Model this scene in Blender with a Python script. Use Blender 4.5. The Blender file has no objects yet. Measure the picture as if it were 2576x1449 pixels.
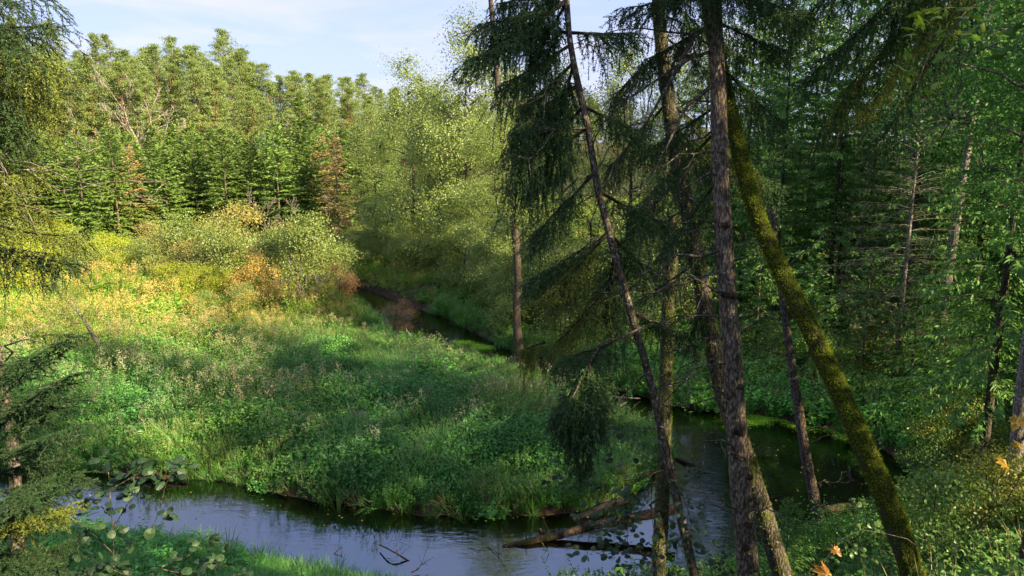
import bpy, math
import numpy as np
from mathutils import Vector, Matrix

# ------------------------------------------------------------------ camera, sky, sun, exposure
S = bpy.context.scene
C = S.collection
PITCH, FPX, CAMZ = math.radians(11.1), 1909.0, 11.0
cam = bpy.data.cameras.new('camera'); cam_ob = bpy.data.objects.new('camera', cam); C.objects.link(cam_ob)
cam.sensor_width = 36; cam.lens = 36 * FPX / 2576; cam.clip_start = 0.05; cam.clip_end = 3000
cam_ob.location = (0, 0, CAMZ); cam_ob.rotation_euler = (math.pi / 2 - PITCH, 0, 0)
S.camera = cam_ob

SUN_AZ, SUN_EL = math.radians(124), math.radians(31)          # azimuth clockwise from the view direction (+Y)
to_sun = Vector((math.sin(SUN_AZ) * math.cos(SUN_EL), math.cos(SUN_AZ) * math.cos(SUN_EL), math.sin(SUN_EL)))
sun = bpy.data.lights.new('sun', 'SUN'); sun.energy = 3.25; sun.angle = math.radians(0.6); sun.color = (1.0, 0.82, 0.52)
sun_ob = bpy.data.objects.new('sun', sun); C.objects.link(sun_ob)
sun_ob.rotation_euler = to_sun.to_track_quat('Z', 'Y').to_euler(); sun_ob.location = (60, -10, 60)

W = bpy.data.worlds.new('World'); S.world = W; W.use_nodes = True
wn, wl = W.node_tree.nodes, W.node_tree.links
sky = wn.new('ShaderNodeTexSky'); sky.sky_type = 'NISHITA'; sky.sun_disc = False
sky.sun_elevation = SUN_EL; sky.sun_rotation = SUN_AZ; sky.air_density = 1.0; sky.dust_density = 0.6; sky.ozone_density = 2.2
tc = wn.new('ShaderNodeTexCoord'); mp = wn.new('ShaderNodeMapping'); mp.inputs['Scale'].default_value = (1.3, 1.3, 6.5)
mp.inputs['Rotation'].default_value = (0.0, 0.10, 0.3)
nz = wn.new('ShaderNodeTexNoise'); nz.inputs['Scale'].default_value = 2.1; nz.inputs['Detail'].default_value = 7; nz.inputs['Roughness'].default_value = 0.55; nz.inputs['Distortion'].default_value = 0.6
rp = wn.new('ShaderNodeValToRGB'); rp.color_ramp.elements[0].position = 0.46; rp.color_ramp.elements[1].position = 0.74
bw = wn.new('ShaderNodeRGBToBW'); cl = wn.new('ShaderNodeMix'); cl.data_type = 'RGBA'; cl.blend_type = 'MULTIPLY'; cl.inputs[0].default_value = 1
cl.inputs[7].default_value = (1.32, 1.22, 1.36, 1)
mx = wn.new('ShaderNodeMix'); mx.data_type = 'RGBA'
mulf = wn.new('ShaderNodeMath'); mulf.operation = 'MULTIPLY'; mulf.inputs[1].default_value = 0.9
wl.new(tc.outputs['Generated'], mp.inputs[0]); wl.new(mp.outputs[0], nz.inputs['Vector']); wl.new(nz.outputs['Fac'], rp.inputs[0])
# a thin high veil evens the sky out from zenith to horizon
veil = wn.new('ShaderNodeGamma'); veil.inputs[1].default_value = 0.3; wl.new(sky.outputs[0], veil.inputs[0])
hue = wn.new('ShaderNodeMix'); hue.data_type = 'RGBA'; hue.blend_type = 'MULTIPLY'; hue.inputs[0].default_value = 1; hue.inputs[7].default_value = (.65, .71, 1.03, 1); wl.new(veil.outputs[0], hue.inputs[6])
wl.new(hue.outputs[2], bw.inputs[0]); wl.new(bw.outputs[0], cl.inputs[6]); wl.new(rp.outputs[0], mulf.inputs[0]); wl.new(mulf.outputs[0], mx.inputs[0])
wl.new(hue.outputs[2], mx.inputs[6]); wl.new(cl.outputs[2], mx.inputs[7])
wl.new(mx.outputs[2], wn['Background'].inputs['Color']); wn['Background'].inputs['Strength'].default_value = 0.15

S.view_settings.view_transform = 'Standard'; S.view_settings.look = 'None'; S.view_settings.gamma = 1; S.view_settings.use_curve_mapping = False
S.view_settings.exposure = 2.25
S.render.engine = 'CYCLES'
cy = S.cycles
cy.max_bounces = 7; cy.diffuse_bounces = 4; cy.glossy_bounces = 3; cy.transmission_bounces = 4; cy.transparent_max_bounces = 8; cy.volume_bounces = 0
cy.caustics_reflective = False; cy.caustics_refractive = False; cy.sample_clamp_indirect = 4
cy.use_denoising = True

# ------------------------------------------------------------------ helpers
def ray(u, v):
    a = (u - 1288) / FPX; b = (724 - v) / FPX
    return np.array([a, math.cos(PITCH) + b * math.sin(PITCH), -math.sin(PITCH) + b * math.cos(PITCH)])
def at(u, v, D):                       # the point seen at (u, v) that stands D metres ahead of the camera
    d = ray(u, v); return np.array([0, 0, CAMZ]) + d * (D / d[1])
def nrm(a): return a / np.maximum(np.linalg.norm(a, axis=-1, keepdims=True), 1e-9)
def runit(r, n): return nrm(r.normal(size=(n, 3)))
def hash2(ix, iy, s):
    h = (ix.astype(np.int64) * 374761393 + iy.astype(np.int64) * 668265263 + s * 1442695041) & 0x7fffffff
    h = ((h ^ (h >> 13)) * 1274126177) & 0x7fffffff
    return ((h ^ (h >> 16)) & 0xffff) / 65535.0
def vnoise(x, y, s=0):
    x = np.asarray(x, float); y = np.asarray(y, float)
    ix, iy = np.floor(x), np.floor(y); fx, fy = x - ix, y - iy
    fx = fx * fx * (3 - 2 * fx); fy = fy * fy * (3 - 2 * fy)
    return ((hash2(ix, iy, s) * (1 - fx) + hash2(ix + 1, iy, s) * fx) * (1 - fy) + (hash2(ix, iy + 1, s) * (1 - fx) + hash2(ix + 1, iy + 1, s) * fx) * fy)
def fbm(x, y, s=0): return 0.55 * vnoise(x, y, s) + 0.3 * vnoise(2.1 * x, 2.1 * y, s + 1) + 0.15 * vnoise(4.3 * x, 4.3 * y, s + 2)
def sstep(a, b, x): t = np.clip((x - a) / (b - a), 0, 1); return t * t * (3 - 2 * t)

class MB:
    def __init__(self): self.v = []; self.f = []; self.n = 0
    def add(self, V, F, m=0):
        if len(V): self.v.append(np.asarray(V, float).reshape(-1, 3)); self.f.append((np.asarray(F) + self.n, m)); self.n += len(self.v[-1])
        return self
    def mesh(self, name, mats, smooth=False):
        me = bpy.data.meshes.new(name)
        V = np.concatenate(self.v); me.vertices.add(len(V)); me.vertices.foreach_set('co', V.astype(np.float32).ravel())
        loops = np.concatenate([f.ravel() for f, m in self.f]); tot = np.concatenate([np.full(len(f), f.shape[1]) for f, m in self.f])
        mi = np.concatenate([np.full(len(f), m) for f, m in self.f])
        me.loops.add(len(loops)); me.loops.foreach_set('vertex_index', loops.astype(np.int32))
        me.polygons.add(len(tot)); me.polygons.foreach_set('loop_start', (np.cumsum(tot) - tot).astype(np.int32))
        me.polygons.foreach_set('material_index', mi.astype(np.int32))
        me.polygons.foreach_set('use_smooth', np.full(len(tot), smooth))
        for m in mats: me.materials.append(m)
        me.update(calc_edges=True); return me

def tubes(P, R, k=5, jit=0.0, r=None):
    P = np.asarray(P, float); R = np.asarray(R, float); M, N = P.shape[:2]
    T = nrm(np.gradient(P, axis=1)); mean = np.abs(T.mean(1)); ref = np.eye(3)[np.argmin(mean, 1)][:, None, :]
    U = nrm(np.cross(T, ref)); Wv = np.cross(T, U)
    a = np.arange(k) * 2 * math.pi / k
    rad = R[:, :, None] * np.ones(k)
    if jit: rad = rad * (1 + jit * r.uniform(-1, 1, size=rad.shape))
    V = P[:, :, None] + rad[..., None] * (np.cos(a)[:, None] * U[:, :, None] + np.sin(a)[:, None] * Wv[:, :, None])
    i, j = np.meshgrid(np.arange(N - 1), np.arange(k), indexing='ij'); j2 = (j + 1) % k
    F = np.stack([i * k + j, i * k + j2, (i + 1) * k + j2, (i + 1) * k + j], -1).reshape(-1, 4)
    F = (F[None] + (np.arange(M) * N * k)[:, None, None]).reshape(-1, 4)
    return V.reshape(-1, 3), F
def tube(P, R, k=8, jit=0.0, r=None): return tubes(np.asarray(P)[None], np.asarray(R)[None], k, jit, r)
def resample(P, n):
    P = np.asarray(P, float); d = np.r_[0, np.cumsum(np.linalg.norm(np.diff(P, axis=0), axis=1))]; s = np.linspace(0, d[-1], n)
    # smooth interpolation (Catmull-Rom through the points)
    out = []
    for q in s:
        i = min(np.searchsorted(d, q, 'right') - 1, len(P) - 2); t = (q - d[i]) / max(d[i + 1] - d[i], 1e-9)
        p0, p1, p2, p3 = P[max(i - 1, 0)], P[i], P[i + 1], P[min(i + 2, len(P) - 1)]
        out.append(0.5 * (2 * p1 + (p2 - p0) * t + (2 * p0 - 5 * p1 + 4 * p2 - p3) * t * t + (3 * p1 - p0 - 3 * p2 + p3) * t ** 3))
    return np.array(out)
def leaves(P, d, n, L, Wd, fold=0.25):   # rhombic folded leaf blades
    N = len(P); L = np.broadcast_to(L, N)[:, None]; Wd = np.broadcast_to(Wd, N)[:, None]
    d = nrm(d); s = nrm(np.cross(d, n)); n2 = np.cross(s, d)
    V = np.stack([P, P + d * L * .45 + s * Wd / 2 + n2 * Wd * fold, P + d * L, P + d * L * .45 - s * Wd / 2 + n2 * Wd * fold], 1)
    return V.reshape(-1, 3), np.arange(4 * N).reshape(N, 4)
def needles(P, d, L, Wd, r):
    N = len(P); L = np.broadcast_to(L, N)[:, None]; d = nrm(d); s = nrm(np.cross(d, runit(r, N)))
    V = np.stack([P - s * Wd / 2, P + s * Wd / 2, P + d * L], 1)
    return V.reshape(-1, 3), np.arange(3 * N).reshape(N, 3)
def blades(P, d, L, Wd, bend, r):        # bent grass blades of two quads and a tip
    N = len(P); L = np.broadcast_to(L, N)[:, None]; Wd = np.broadcast_to(Wd, N)[:, None]; bend = np.broadcast_to(bend, N)[:, None]
    d = nrm(d); h = nrm(d * [1, 1, 0] + 1e-4 * runit(r, N)); s = nrm(np.cross(h, [0, 0, 1.0])); s = nrm(s + .5 * runit(r, N) * [1, 1, 0])
    def c(t): return P + d * L * t + (h * .8 - np.array([0, 0, .55])) * L * bend * t * t
    p0, p1, p2, p3 = c(0), c(.4), c(.75), c(1)
    V = np.stack([p0 - s * Wd * .4, p0 + s * Wd * .4, p1 + s * Wd * .5, p1 - s * Wd * .5, p2 + s * Wd * .35, p2 - s * Wd * .35, p3], 1)
    b = (np.arange(N) * 7)[:, None]
    return V.reshape(-1, 3), np.concatenate([b + [0, 1, 2, 3], b + [3, 2, 4, 5]]), b + [5, 4, 6]

# ------------------------------------------------------------------ scene graph
def tag(o, label=None, cat=None, group=None, kind=None):
    for k, v in (('label', label), ('category', cat), ('group', group), ('kind', kind)):
        if v: o[k] = v
    return o
def thing(name, label, cat, loc=(0, 0, 0), rz=0.0, sc=1.0, group=None, tilt=(0, 0)):
    o = bpy.data.objects.new(name, None); o.empty_display_size = .2; C.objects.link(o)
    o.location = [float(c) for c in loc]; o.rotation_euler = (tilt[0], tilt[1], rz); o.scale = (sc,) * 3 if np.isscalar(sc) else sc
    return tag(o, label, cat, group)
def part(name, me, parent=None, loc=None, rot=None, sc=None):
    o = bpy.data.objects.new(name, me); C.objects.link(o)
    if parent is not None: o.parent = parent
    if loc is not None: o.location = [float(c) for c in loc]
    if rot is not None: o.rotation_euler = rot
    if sc is not None: o.scale = (sc,) * 3 if np.isscalar(sc) else sc
    return o

# ------------------------------------------------------------------ materials
def newmat(name):
    m = bpy.data.materials.new(name); m.use_nodes = True; nt = m.node_tree; nt.nodes.clear()
    out = nt.nodes.new('ShaderNodeOutputMaterial'); return m, nt.nodes, nt.links, out
def ramp(N, cols, pos=None):
    r = N.new('ShaderNodeValToRGB'); e = r.color_ramp.elements
    pos = pos or [i / (len(cols) - 1) for i in range(len(cols))]
    while len(e) < len(cols): e.new(.5)
    for el, c, p in zip(e, cols, pos): el.position = p; el.color = (*c, 1)
    return r
def mossy_side(m, bark, c0, c1):
    N, L = m.node_tree.nodes, m.node_tree.links; b = next(n for n in N if n.type == 'BSDF_PRINCIPLED'); src = b.inputs['Base Color'].links[0].from_socket
    g = N.new('ShaderNodeNewGeometry'); dp = N.new('ShaderNodeVectorMath'); dp.operation = 'DOT_PRODUCT'; dp.inputs[1].default_value = (.45, -.1, .75); L.new(g.outputs['Normal'], dp.inputs[0])
    tc = N.new('ShaderNodeTexCoord'); n = N.new('ShaderNodeTexNoise'); n.inputs['Scale'].default_value = 5; n.inputs['Detail'].default_value = 5; L.new(tc.outputs['Object'], n.inputs['Vector'])
    ad = N.new('ShaderNodeMath'); ad.operation = 'MULTIPLY_ADD'; ad.inputs[1].default_value = .5; L.new(dp.outputs['Value'], ad.inputs[0]); L.new(n.outputs['Fac'], ad.inputs[2])
    mr = N.new('ShaderNodeMapRange'); mr.inputs[1].default_value = c0; mr.inputs[2].default_value = c1; L.new(ad.outputs[0], mr.inputs[0])
    mx = N.new('ShaderNodeMix'); mx.data_type = 'RGBA'; mx.inputs[6].default_value = (*bark, 1); L.new(mr.outputs[0], mx.inputs[0]); L.new(src, mx.inputs[7]); L.new(mx.outputs[2], b.inputs['Base Color'])
def leafmat(name, cols, transl=.35, gloss=.03, objvar=.25, tint=False, pos=None):
    m, N, L, out = newmat(name)
    geo = N.new('ShaderNodeNewGeometry'); rc = ramp(N, [(c[0] * 1.42, c[1] * 1.6, c[2] * 1.38) for c in cols], pos)   # reflected plus transmitted; L.new(geo.outputs['Random Per Island'], rc.inputs[0])
    oi = N.new('ShaderNodeObjectInfo'); mr = N.new('ShaderNodeMapRange'); mr.inputs[3].default_value = 1 - objvar; mr.inputs[4].default_value = 1 + objvar
    if tint:
        at_ = N.new('ShaderNodeAttribute'); at_.attribute_type = 'INSTANCER'; at_.attribute_name = 'tint'; L.new(at_.outputs['Fac'], mr.inputs[0])
    else: L.new(oi.outputs['Random'], mr.inputs[0])
    mul = N.new('ShaderNodeMix'); mul.data_type = 'RGBA'; mul.blend_type = 'MULTIPLY'; mul.inputs[0].default_value = 1
    L.new(rc.outputs[0], mul.inputs[6]); L.new(mr.outputs[0], mul.inputs[7])
    col = mul.outputs[2]
    if tint:   # dry or lush: the clump's own hue
        hs = N.new('ShaderNodeMix'); hs.data_type = 'RGBA'; hs.blend_type = 'MULTIPLY'; hs.inputs[0].default_value = 1
        a2 = N.new('ShaderNodeAttribute'); a2.attribute_type = 'INSTANCER'; a2.attribute_name = 'dry'
        r2 = ramp(N, [(.72, 1.0, 1.0), (1.0, 1.0, .85), (1.28, 1.12, .62), (1.42, 1.2, .72)]); L.new(a2.outputs['Fac'], r2.inputs[0])
        L.new(col, hs.inputs[6]); L.new(r2.outputs[0], hs.inputs[7]); col = hs.outputs[2]
    df = N.new('ShaderNodeBsdfDiffuse'); tr = N.new('ShaderNodeBsdfTranslucent'); ms = N.new('ShaderNodeMixShader'); ms.inputs[0].default_value = transl
    L.new(col, df.inputs[0]); L.new(col, tr.inputs[0]); L.new(df.outputs[0], ms.inputs[1]); L.new(tr.outputs[0], ms.inputs[2]); sh = ms.outputs[0]
    if gloss:
        gl = N.new('ShaderNodeBsdfGlossy'); gl.inputs['Roughness'].default_value = .42; gl.inputs[0].default_value = (.9, .95, 1, 1)
        m2 = N.new('ShaderNodeMixShader'); m2.inputs[0].default_value = gloss; L.new(sh, m2.inputs[1]); L.new(gl.outputs[0], m2.inputs[2]); sh = m2.outputs[0]
    L.new(sh, out.inputs[0]); return m
def barkmat(name, c1, c2, spot=None, spot_amt=.3, scale=14, zs=.35, bump=.6, moss=None, moss_amt=0.0):
    m, N, L, out = newmat(name)
    tc = N.new('ShaderNodeTexCoord'); mp = N.new('ShaderNodeMapping'); mp.inputs['Scale'].default_value = (1, 1, zs); L.new(tc.outputs['Object'], mp.inputs[0])
    n1 = N.new('ShaderNodeTexNoise'); n1.inputs['Scale'].default_value = scale; n1.inputs['Detail'].default_value = 6; n1.inputs['Roughness'].default_value = .7; L.new(mp.outputs[0], n1.inputs['Vector'])
    r1 = ramp(N, [c1, c2], [.34, .66]); L.new(n1.outputs['Fac'], r1.inputs[0]); col = r1.outputs[0]
    vo = N.new('ShaderNodeTexVoronoi'); vo.inputs['Scale'].default_value = scale * 2.2; L.new(mp.outputs[0], vo.inputs['Vector'])
    hs = N.new('ShaderNodeMath'); hs.operation = 'ADD'; L.new(n1.outputs['Fac'], hs.inputs[0]); L.new(vo.outputs['Distance'], hs.inputs[1])
    def layer(col, c, sc, lo, hi, det=4):
        n = N.new('ShaderNodeTexNoise'); n.inputs['Scale'].default_value = sc; n.inputs['Detail'].default_value = det; n.inputs['Roughness'].default_value = .65; L.new(tc.outputs['Object'], n.inputs['Vector'])
        rr = ramp(N, [(0, 0, 0), (1, 1, 1)], [lo, hi]); L.new(n.outputs['Fac'], rr.inputs[0])
        mm = N.new('ShaderNodeMix'); mm.data_type = 'RGBA'; L.new(rr.outputs[0], mm.inputs[0]); L.new(col, mm.inputs[6]); mm.inputs[7].default_value = (*c, 1); return mm.outputs[2]
    cr = N.new('ShaderNodeMapRange'); cr.inputs[1].default_value = .28; cr.inputs[2].default_value = .62; cr.inputs[3].default_value = 1.15; cr.inputs[4].default_value = .38; L.new(vo.outputs['Distance'], cr.inputs[0])
    pm = N.new('ShaderNodeMix'); pm.data_type = 'RGBA'; pm.blend_type = 'MULTIPLY'; pm.inputs[0].default_value = 1; L.new(col, pm.inputs[6]); L.new(cr.outputs[0], pm.inputs[7]); col = pm.outputs[2]
    if spot: col = layer(col, spot, 17, .66 - spot_amt * .3, .72 - spot_amt * .3)
    if moss: col = layer(col, moss, 2.6, .62 - moss_amt * .5, .75 - moss_amt * .5)
    b = N.new('ShaderNodeBsdfPrincipled'); b.inputs['Roughness'].default_value = .9; b.inputs['Specular IOR Level'].default_value = .2
    bp = N.new('ShaderNodeBump'); bp.inputs['Strength'].default_value = bump; bp.inputs['Distance'].default_value = .02; L.new(hs.outputs[0], bp.inputs['Height'])
    L.new(bp.outputs[0], b.inputs['Normal']); L.new(col, b.inputs['Base Color']); L.new(b.outputs[0], out.inputs[0]); return m

M = {}
M['spruce_bark'] = barkmat('spruce_bark', (.10, .075, .055), (.30, .235, .175), spot=(.34, .34, .27), spot_amt=.2, scale=16, bump=.9)
M['thin_bark'] = barkmat('thin_bark', (.075, .056, .04), (.20, .155, .115), spot=(.30, .31, .25), spot_amt=.3, scale=22, bump=.8)
M['dark_bark'] = barkmat('dark_bark', (.05, .042, .032), (.15, .125, .095), moss=(.08, .10, .012), moss_amt=.08, spot=(.2, .23, .2), spot_amt=.2, bump=1)
M['moss_bark'] = barkmat('moss_bark', (.06, .075, .010), (.12, .14, .016), moss=(.05, .045, .02), moss_amt=.12, scale=30, zs=.8, bump=1)
mossy_side(M['moss_bark'], (.075, .066, .045), .06, .34)
M['alder_bark'] = barkmat('alder_bark', (.055, .046, .036), (.16, .13, .10), scale=20, bump=.7)
M['pine_bark'] = barkmat('pine_bark', (.16, .08, .045), (.30, .15, .08), scale=5, bump=.4)
M['grey_wood'] = barkmat('grey_wood', (.19, .165, .135), (.36, .31, .26), scale=20, bump=.4)
M['pale_wood'] = barkmat('pale_wood', (.27, .235, .195), (.50, .44, .37), scale=6, bump=.3)
M['dead_twig'] = barkmat('dead_twig', (.075, .055, .042), (.21, .165, .125), spot=(.27, .30, .26), spot_amt=.3, scale=30, bump=.5)
M['bough_wood'] = barkmat('bough_wood', (.022, .018, .012), (.06, .048, .03), scale=30, bump=.4)
M['grey_green_twig'] = barkmat('grey_green_twig', (.06, .05, .035), (.16, .14, .10), scale=30, bump=.5)
M['log'] = barkmat('log', (.032, .022, .016), (.13, .085, .06), moss=(.06, .075, .012), moss_amt=.16, scale=12, bump=1)
M['pale_slope_bark'] = barkmat('pale_slope_bark', (.15, .125, .105), (.30, .26, .225), spot=(.3, .32, .3), scale=14, bump=.5)
M['thin_grey_bark'] = barkmat('thin_grey_bark', (.06, .045, .035), (.16, .125, .10), spot=(.2, .22, .19), scale=18, bump=.8)
M['orange_bark'] = barkmat('orange_bark', (.22, .12, .07), (.50, .29, .17), scale=20, bump=.5)

M['far_spruce'] = leafmat('far_spruce', [(.048, .082, .024), (.10, .14, .034), (.18, .205, .05)], .28, .02, .42)
M['far_spruce_tip'] = leafmat('far_spruce_tip', [(.26, .17, .06), (.20, .19, .05)], .2, 0, .1)
M['brown_needles'] = leafmat('brown_needles', [(.17, .115, .06), (.26, .175, .09), (.19, .15, .07)], .2, 0, .15)
M['pine_needles'] = leafmat('pine_needles', [(.085, .115, .036), (.14, .17, .052), (.19, .21, .07)], .22, .03, .16)
M['alder_leaf'] = leafmat('alder_leaf', [(.06, .095, .022), (.12, .16, .036), (.2, .225, .055), (.26, .27, .09)], .34, .04, .14)
M['oak_leaf'] = leafmat('oak_leaf', [(.075, .12, .018), (.13, .18, .028), (.19, .22, .04)], .3, .03, .15)
M['blue_leaf'] = leafmat('blue_leaf', [(.07, .11, .05), (.12, .17, .075), (.18, .22, .10)], .3, .04, .1)
M['bright_leaf'] = leafmat('bright_leaf', [(.07, .14, .022), (.12, .22, .04)], .35, .03, .1)
M['rust_leaf'] = leafmat('rust_leaf', [(.11, .14, .03), (.19, .205, .05), (.27, .22, .07), (.30, .19, .08), (.16, .2, .04)], .3, .02, .12)
M['red_leaf'] = leafmat('red_leaf', [(.11, .12, .04), (.19, .12, .06), (.24, .12, .075), (.12, .15, .05)], .3, .02, .12)
M['lime_leaf'] = leafmat('lime_leaf', [(.15, .19, .02), (.27, .28, .03), (.42, .38, .045)], .4, .02, .15)
M['willow_leaf'] = leafmat('willow_leaf', [(.085, .115, .03), (.15, .175, .045), (.23, .235, .075)], .3, .04, .14)
M['orange_leaf'] = leafmat('orange_leaf', [(.20, .20, .035), (.33, .25, .06), (.36, .20, .07), (.29, .29, .05)], .35, .02, .1)
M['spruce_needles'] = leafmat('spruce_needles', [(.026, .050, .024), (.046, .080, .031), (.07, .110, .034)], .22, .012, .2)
M['spruce_needles_shaded'] = leafmat('spruce_needles_shaded', [(.014, .030, .016), (.026, .050, .022), (.04, .068, .024)], .2, .01, .2)  # darkened copy of the spruce needles, shade put into the colour
M['spruce_needles_yellow_lit'] = leafmat('spruce_needles_yellow_lit', [(.06, .085, .020), (.11, .135, .026), (.16, .165, .034), (.04, .07, .025)], .25, .012, .2)  # yellower copy, sunlight on the hanging boughs put into the needle colour
M['dim_spruce'] = leafmat('dim_spruce', [(.046, .095, .030), (.08, .15, .038), (.12, .185, .04)], .28, .015, .25)
M['dim_leaf'] = leafmat('dim_leaf', [(.05, .12, .028), (.088, .19, .040), (.13, .24, .044)], .4, .015, .2)
M['under_leaf'] = leafmat('under_leaf', [(.04, .085, .022), (.08, .14, .03), (.13, .17, .035), (.25, .21, .035)], .35, .03, .2, pos=[0, .45, .8, 1])
M['yellow_under_leaf'] = leafmat('yellow_under_leaf', [(.07, .11, .022), (.12, .15, .028), (.25, .22, .035), (.09, .14, .03)], .35, .03, .2)
M['lichen'] = leafmat('lichen', [(.20, .21, .15), (.30, .31, .24)], .2, 0, .1)
M['moss_fuzz'] = leafmat('moss_fuzz', [(.07, .085, .010), (.13, .15, .014), (.19, .205, .022)], .3, 0, .05)
def hero_leafmat(name, c1, c2, transl=.35, rough=.38):
    m, N, L, out = newmat(name)
    oi = N.new('ShaderNodeObjectInfo'); rc = ramp(N, [c1, c2]); L.new(oi.outputs['Random'], rc.inputs[0])
    tc = N.new('ShaderNodeTexCoord'); sp_ = N.new('ShaderNodeSeparateXYZ'); L.new(tc.outputs['Object'], sp_.inputs[0])
    ab = N.new('ShaderNodeMath'); ab.operation = 'ABSOLUTE'; L.new(sp_.outputs['X'], ab.inputs[0])
    ma = N.new('ShaderNodeMath'); ma.operation = 'MULTIPLY_ADD'; ma.inputs[1].default_value = -.7; L.new(ab.outputs[0], ma.inputs[0]); L.new(sp_.outputs['Y'], ma.inputs[2])
    sn = N.new('ShaderNodeMath'); sn.operation = 'PINGPONG'; sn.inputs[1].default_value = .065; L.new(ma.outputs[0], sn.inputs[0])
    mn = N.new('ShaderNodeMath'); mn.operation = 'MINIMUM'; L.new(sn.outputs[0], mn.inputs[0]); L.new(ab.outputs[0], mn.inputs[1])
    vr = N.new('ShaderNodeMapRange'); vr.inputs[1].default_value = 0; vr.inputs[2].default_value = .022; vr.inputs[3].default_value = 1.3; vr.inputs[4].default_value = 1.0; L.new(mn.outputs[0], vr.inputs[0])
    nz_ = N.new('ShaderNodeTexNoise'); nz_.inputs['Scale'].default_value = 3.5; nz_.inputs['Detail'].default_value = 3; L.new(tc.outputs['Object'], nz_.inputs['Vector'])
    nr = N.new('ShaderNodeMapRange'); nr.inputs[1].default_value = .3; nr.inputs[2].default_value = .7; nr.inputs[3].default_value = .65; nr.inputs[4].default_value = 1.3; L.new(nz_.outputs['Fac'], nr.inputs[0])
    mm = N.new('ShaderNodeMath'); mm.operation = 'MULTIPLY'; L.new(vr.outputs[0], mm.inputs[0]); L.new(nr.outputs[0], mm.inputs[1])
    vm = N.new('ShaderNodeMix'); vm.data_type = 'RGBA'; vm.blend_type = 'MULTIPLY'; vm.inputs[0].default_value = 1; L.new(rc.outputs[0], vm.inputs[6]); L.new(mm.outputs[0], vm.inputs[7])
    b = N.new('ShaderNodeBsdfPrincipled'); b.inputs['Roughness'].default_value = rough; L.new(vm.outputs[2], b.inputs['Base Color'])
    tr = N.new('ShaderNodeBsdfTranslucent'); L.new(vm.outputs[2], tr.inputs[0]); ms = N.new('ShaderNodeMixShader'); ms.inputs[0].default_value = transl
    L.new(b.outputs[0], ms.inputs[1]); L.new(tr.outputs[0], ms.inputs[2]); L.new(ms.outputs[0], out.inputs[0]); return m
M['sapling_leaf'] = hero_leafmat('sapling_leaf', (.02, .048, .022), (.045, .10, .035), .35, .5)
M['maple_leaf'] = hero_leafmat('maple_leaf', (.12, .22, .02), (.24, .34, .025), .5)
M['yellow_leaf'] = hero_leafmat('yellow_leaf', (.42, .27, .03), (.58, .40, .04), .4)
M['brown_leaf'] = hero_leafmat('brown_leaf', (.24, .12, .035), (.40, .22, .05), .3)
# meadow herbs (instanced, so their hue comes with each clump)
M['herb'] = leafmat('herb', [(.066, .145, .040), (.105, .20, .048), (.15, .245, .054)], .4, .03, .42, True)
M['grass_blade'] = leafmat('grass_blade', [(.06, .15, .035), (.10, .20, .045), (.16, .23, .06)], .3, .03, .3, True)
M['straw'] = leafmat('straw', [(.19, .18, .085), (.26, .24, .12), (.15, .175, .06)], .3, .02, .2, True)
M['lush'] = leafmat('lush', [(.055, .17, .030), (.09, .24, .04), (.13, .30, .046)], .35, .05, .25, True)
M['seed_head'] = leafmat('seed_head', [(.16, .11, .07), (.28, .22, .15), (.34, .31, .24)], .2, 0, .2, True)
M['herb_stem'] = leafmat('herb_stem', [(.08, .09, .03), (.16, .13, .06)], .1, 0, .1, True)

# ------------------------------------------------------------------ ground, river bed and water
RIV = np.array([(-60, 27, 2.4), (-35, 24, 2.4), (-22, 22.4, 2.3), (-14, 21.7, 2.3), (-10.5, 21.3, 2.1), (-7, 20.2, 1.9), (-3, 18.9, 2.0), (1.0, 18.8, 2.15), (4.2, 19.3, 2.3),
                (7.0, 21.6, 3.1), (9.6, 24.6, 4.0), (8.8, 26.2, 3.2), (6.2, 28.6, 1.9), (3.6, 31.4, 1.5), (1.0, 35.3, 1.5), (-1.6, 38.6, 1.5), (-4.3, 41.6, 2.4), (-6.0, 45, 2.3), (-8.3, 49.2, 1.6), (-12, 55.2, 1.1), (-20, 58, .9), (-40, 57, .9)])
BND = np.array([(-120, 15), (-25, 15.8), (-13, 15.6), (-6, 14.6), (0, 14.4), (5, 15.0), (9.5, 18.0), (14, 19.8), (16.6, 24), (15.8, 29.5), (15, 33), (18, 40), (26, 50), (40, 66), (70, 90), (160, 150)])
def riv_sd(x, y):
    best = np.full(x.shape, 1e9)
    for (ax, ay, aw), (bx, by, bw_) in zip(RIV[:-1], RIV[1:]):
        dx, dy = bx - ax, by - ay; t = np.clip(((x - ax) * dx + (y - ay) * dy) / (dx * dx + dy * dy), 0, 1)
        best = np.minimum(best, np.hypot(x - ax - t * dx, y - ay - t * dy) - (aw + t * (bw_ - aw)))
    return best
def bnd_sd(x, y):                         # positive on the outer, steep side
    best = np.full(x.shape, 1e9); sg = np.ones(x.shape)
    for (ax, ay), (bx, by) in zip(BND[:-1], BND[1:]):
        dx, dy = bx - ax, by - ay; t = np.clip(((x - ax) * dx + (y - ay) * dy) / (dx * dx + dy * dy), 0, 1)
        d = np.hypot(x - ax - t * dx, y - ay - t * dy); cr = (dx * (y - ay) - dy * (x - ax))
        m = d < best - 1e-6; best = np.where(m, d, best); sg = np.where(m, np.where(cr < 0, 1, -1), sg)
    return best * sg
EDGE = [(-160, 92), (-110, 102), (-69, 113), (-50, 120), (-39, 138), (-25, 165), (15, 245), (70, 262), (200, 270)]
def forest_edge(x): return np.interp(x, [e[0] for e in EDGE], [e[1] for e in EDGE])
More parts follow.
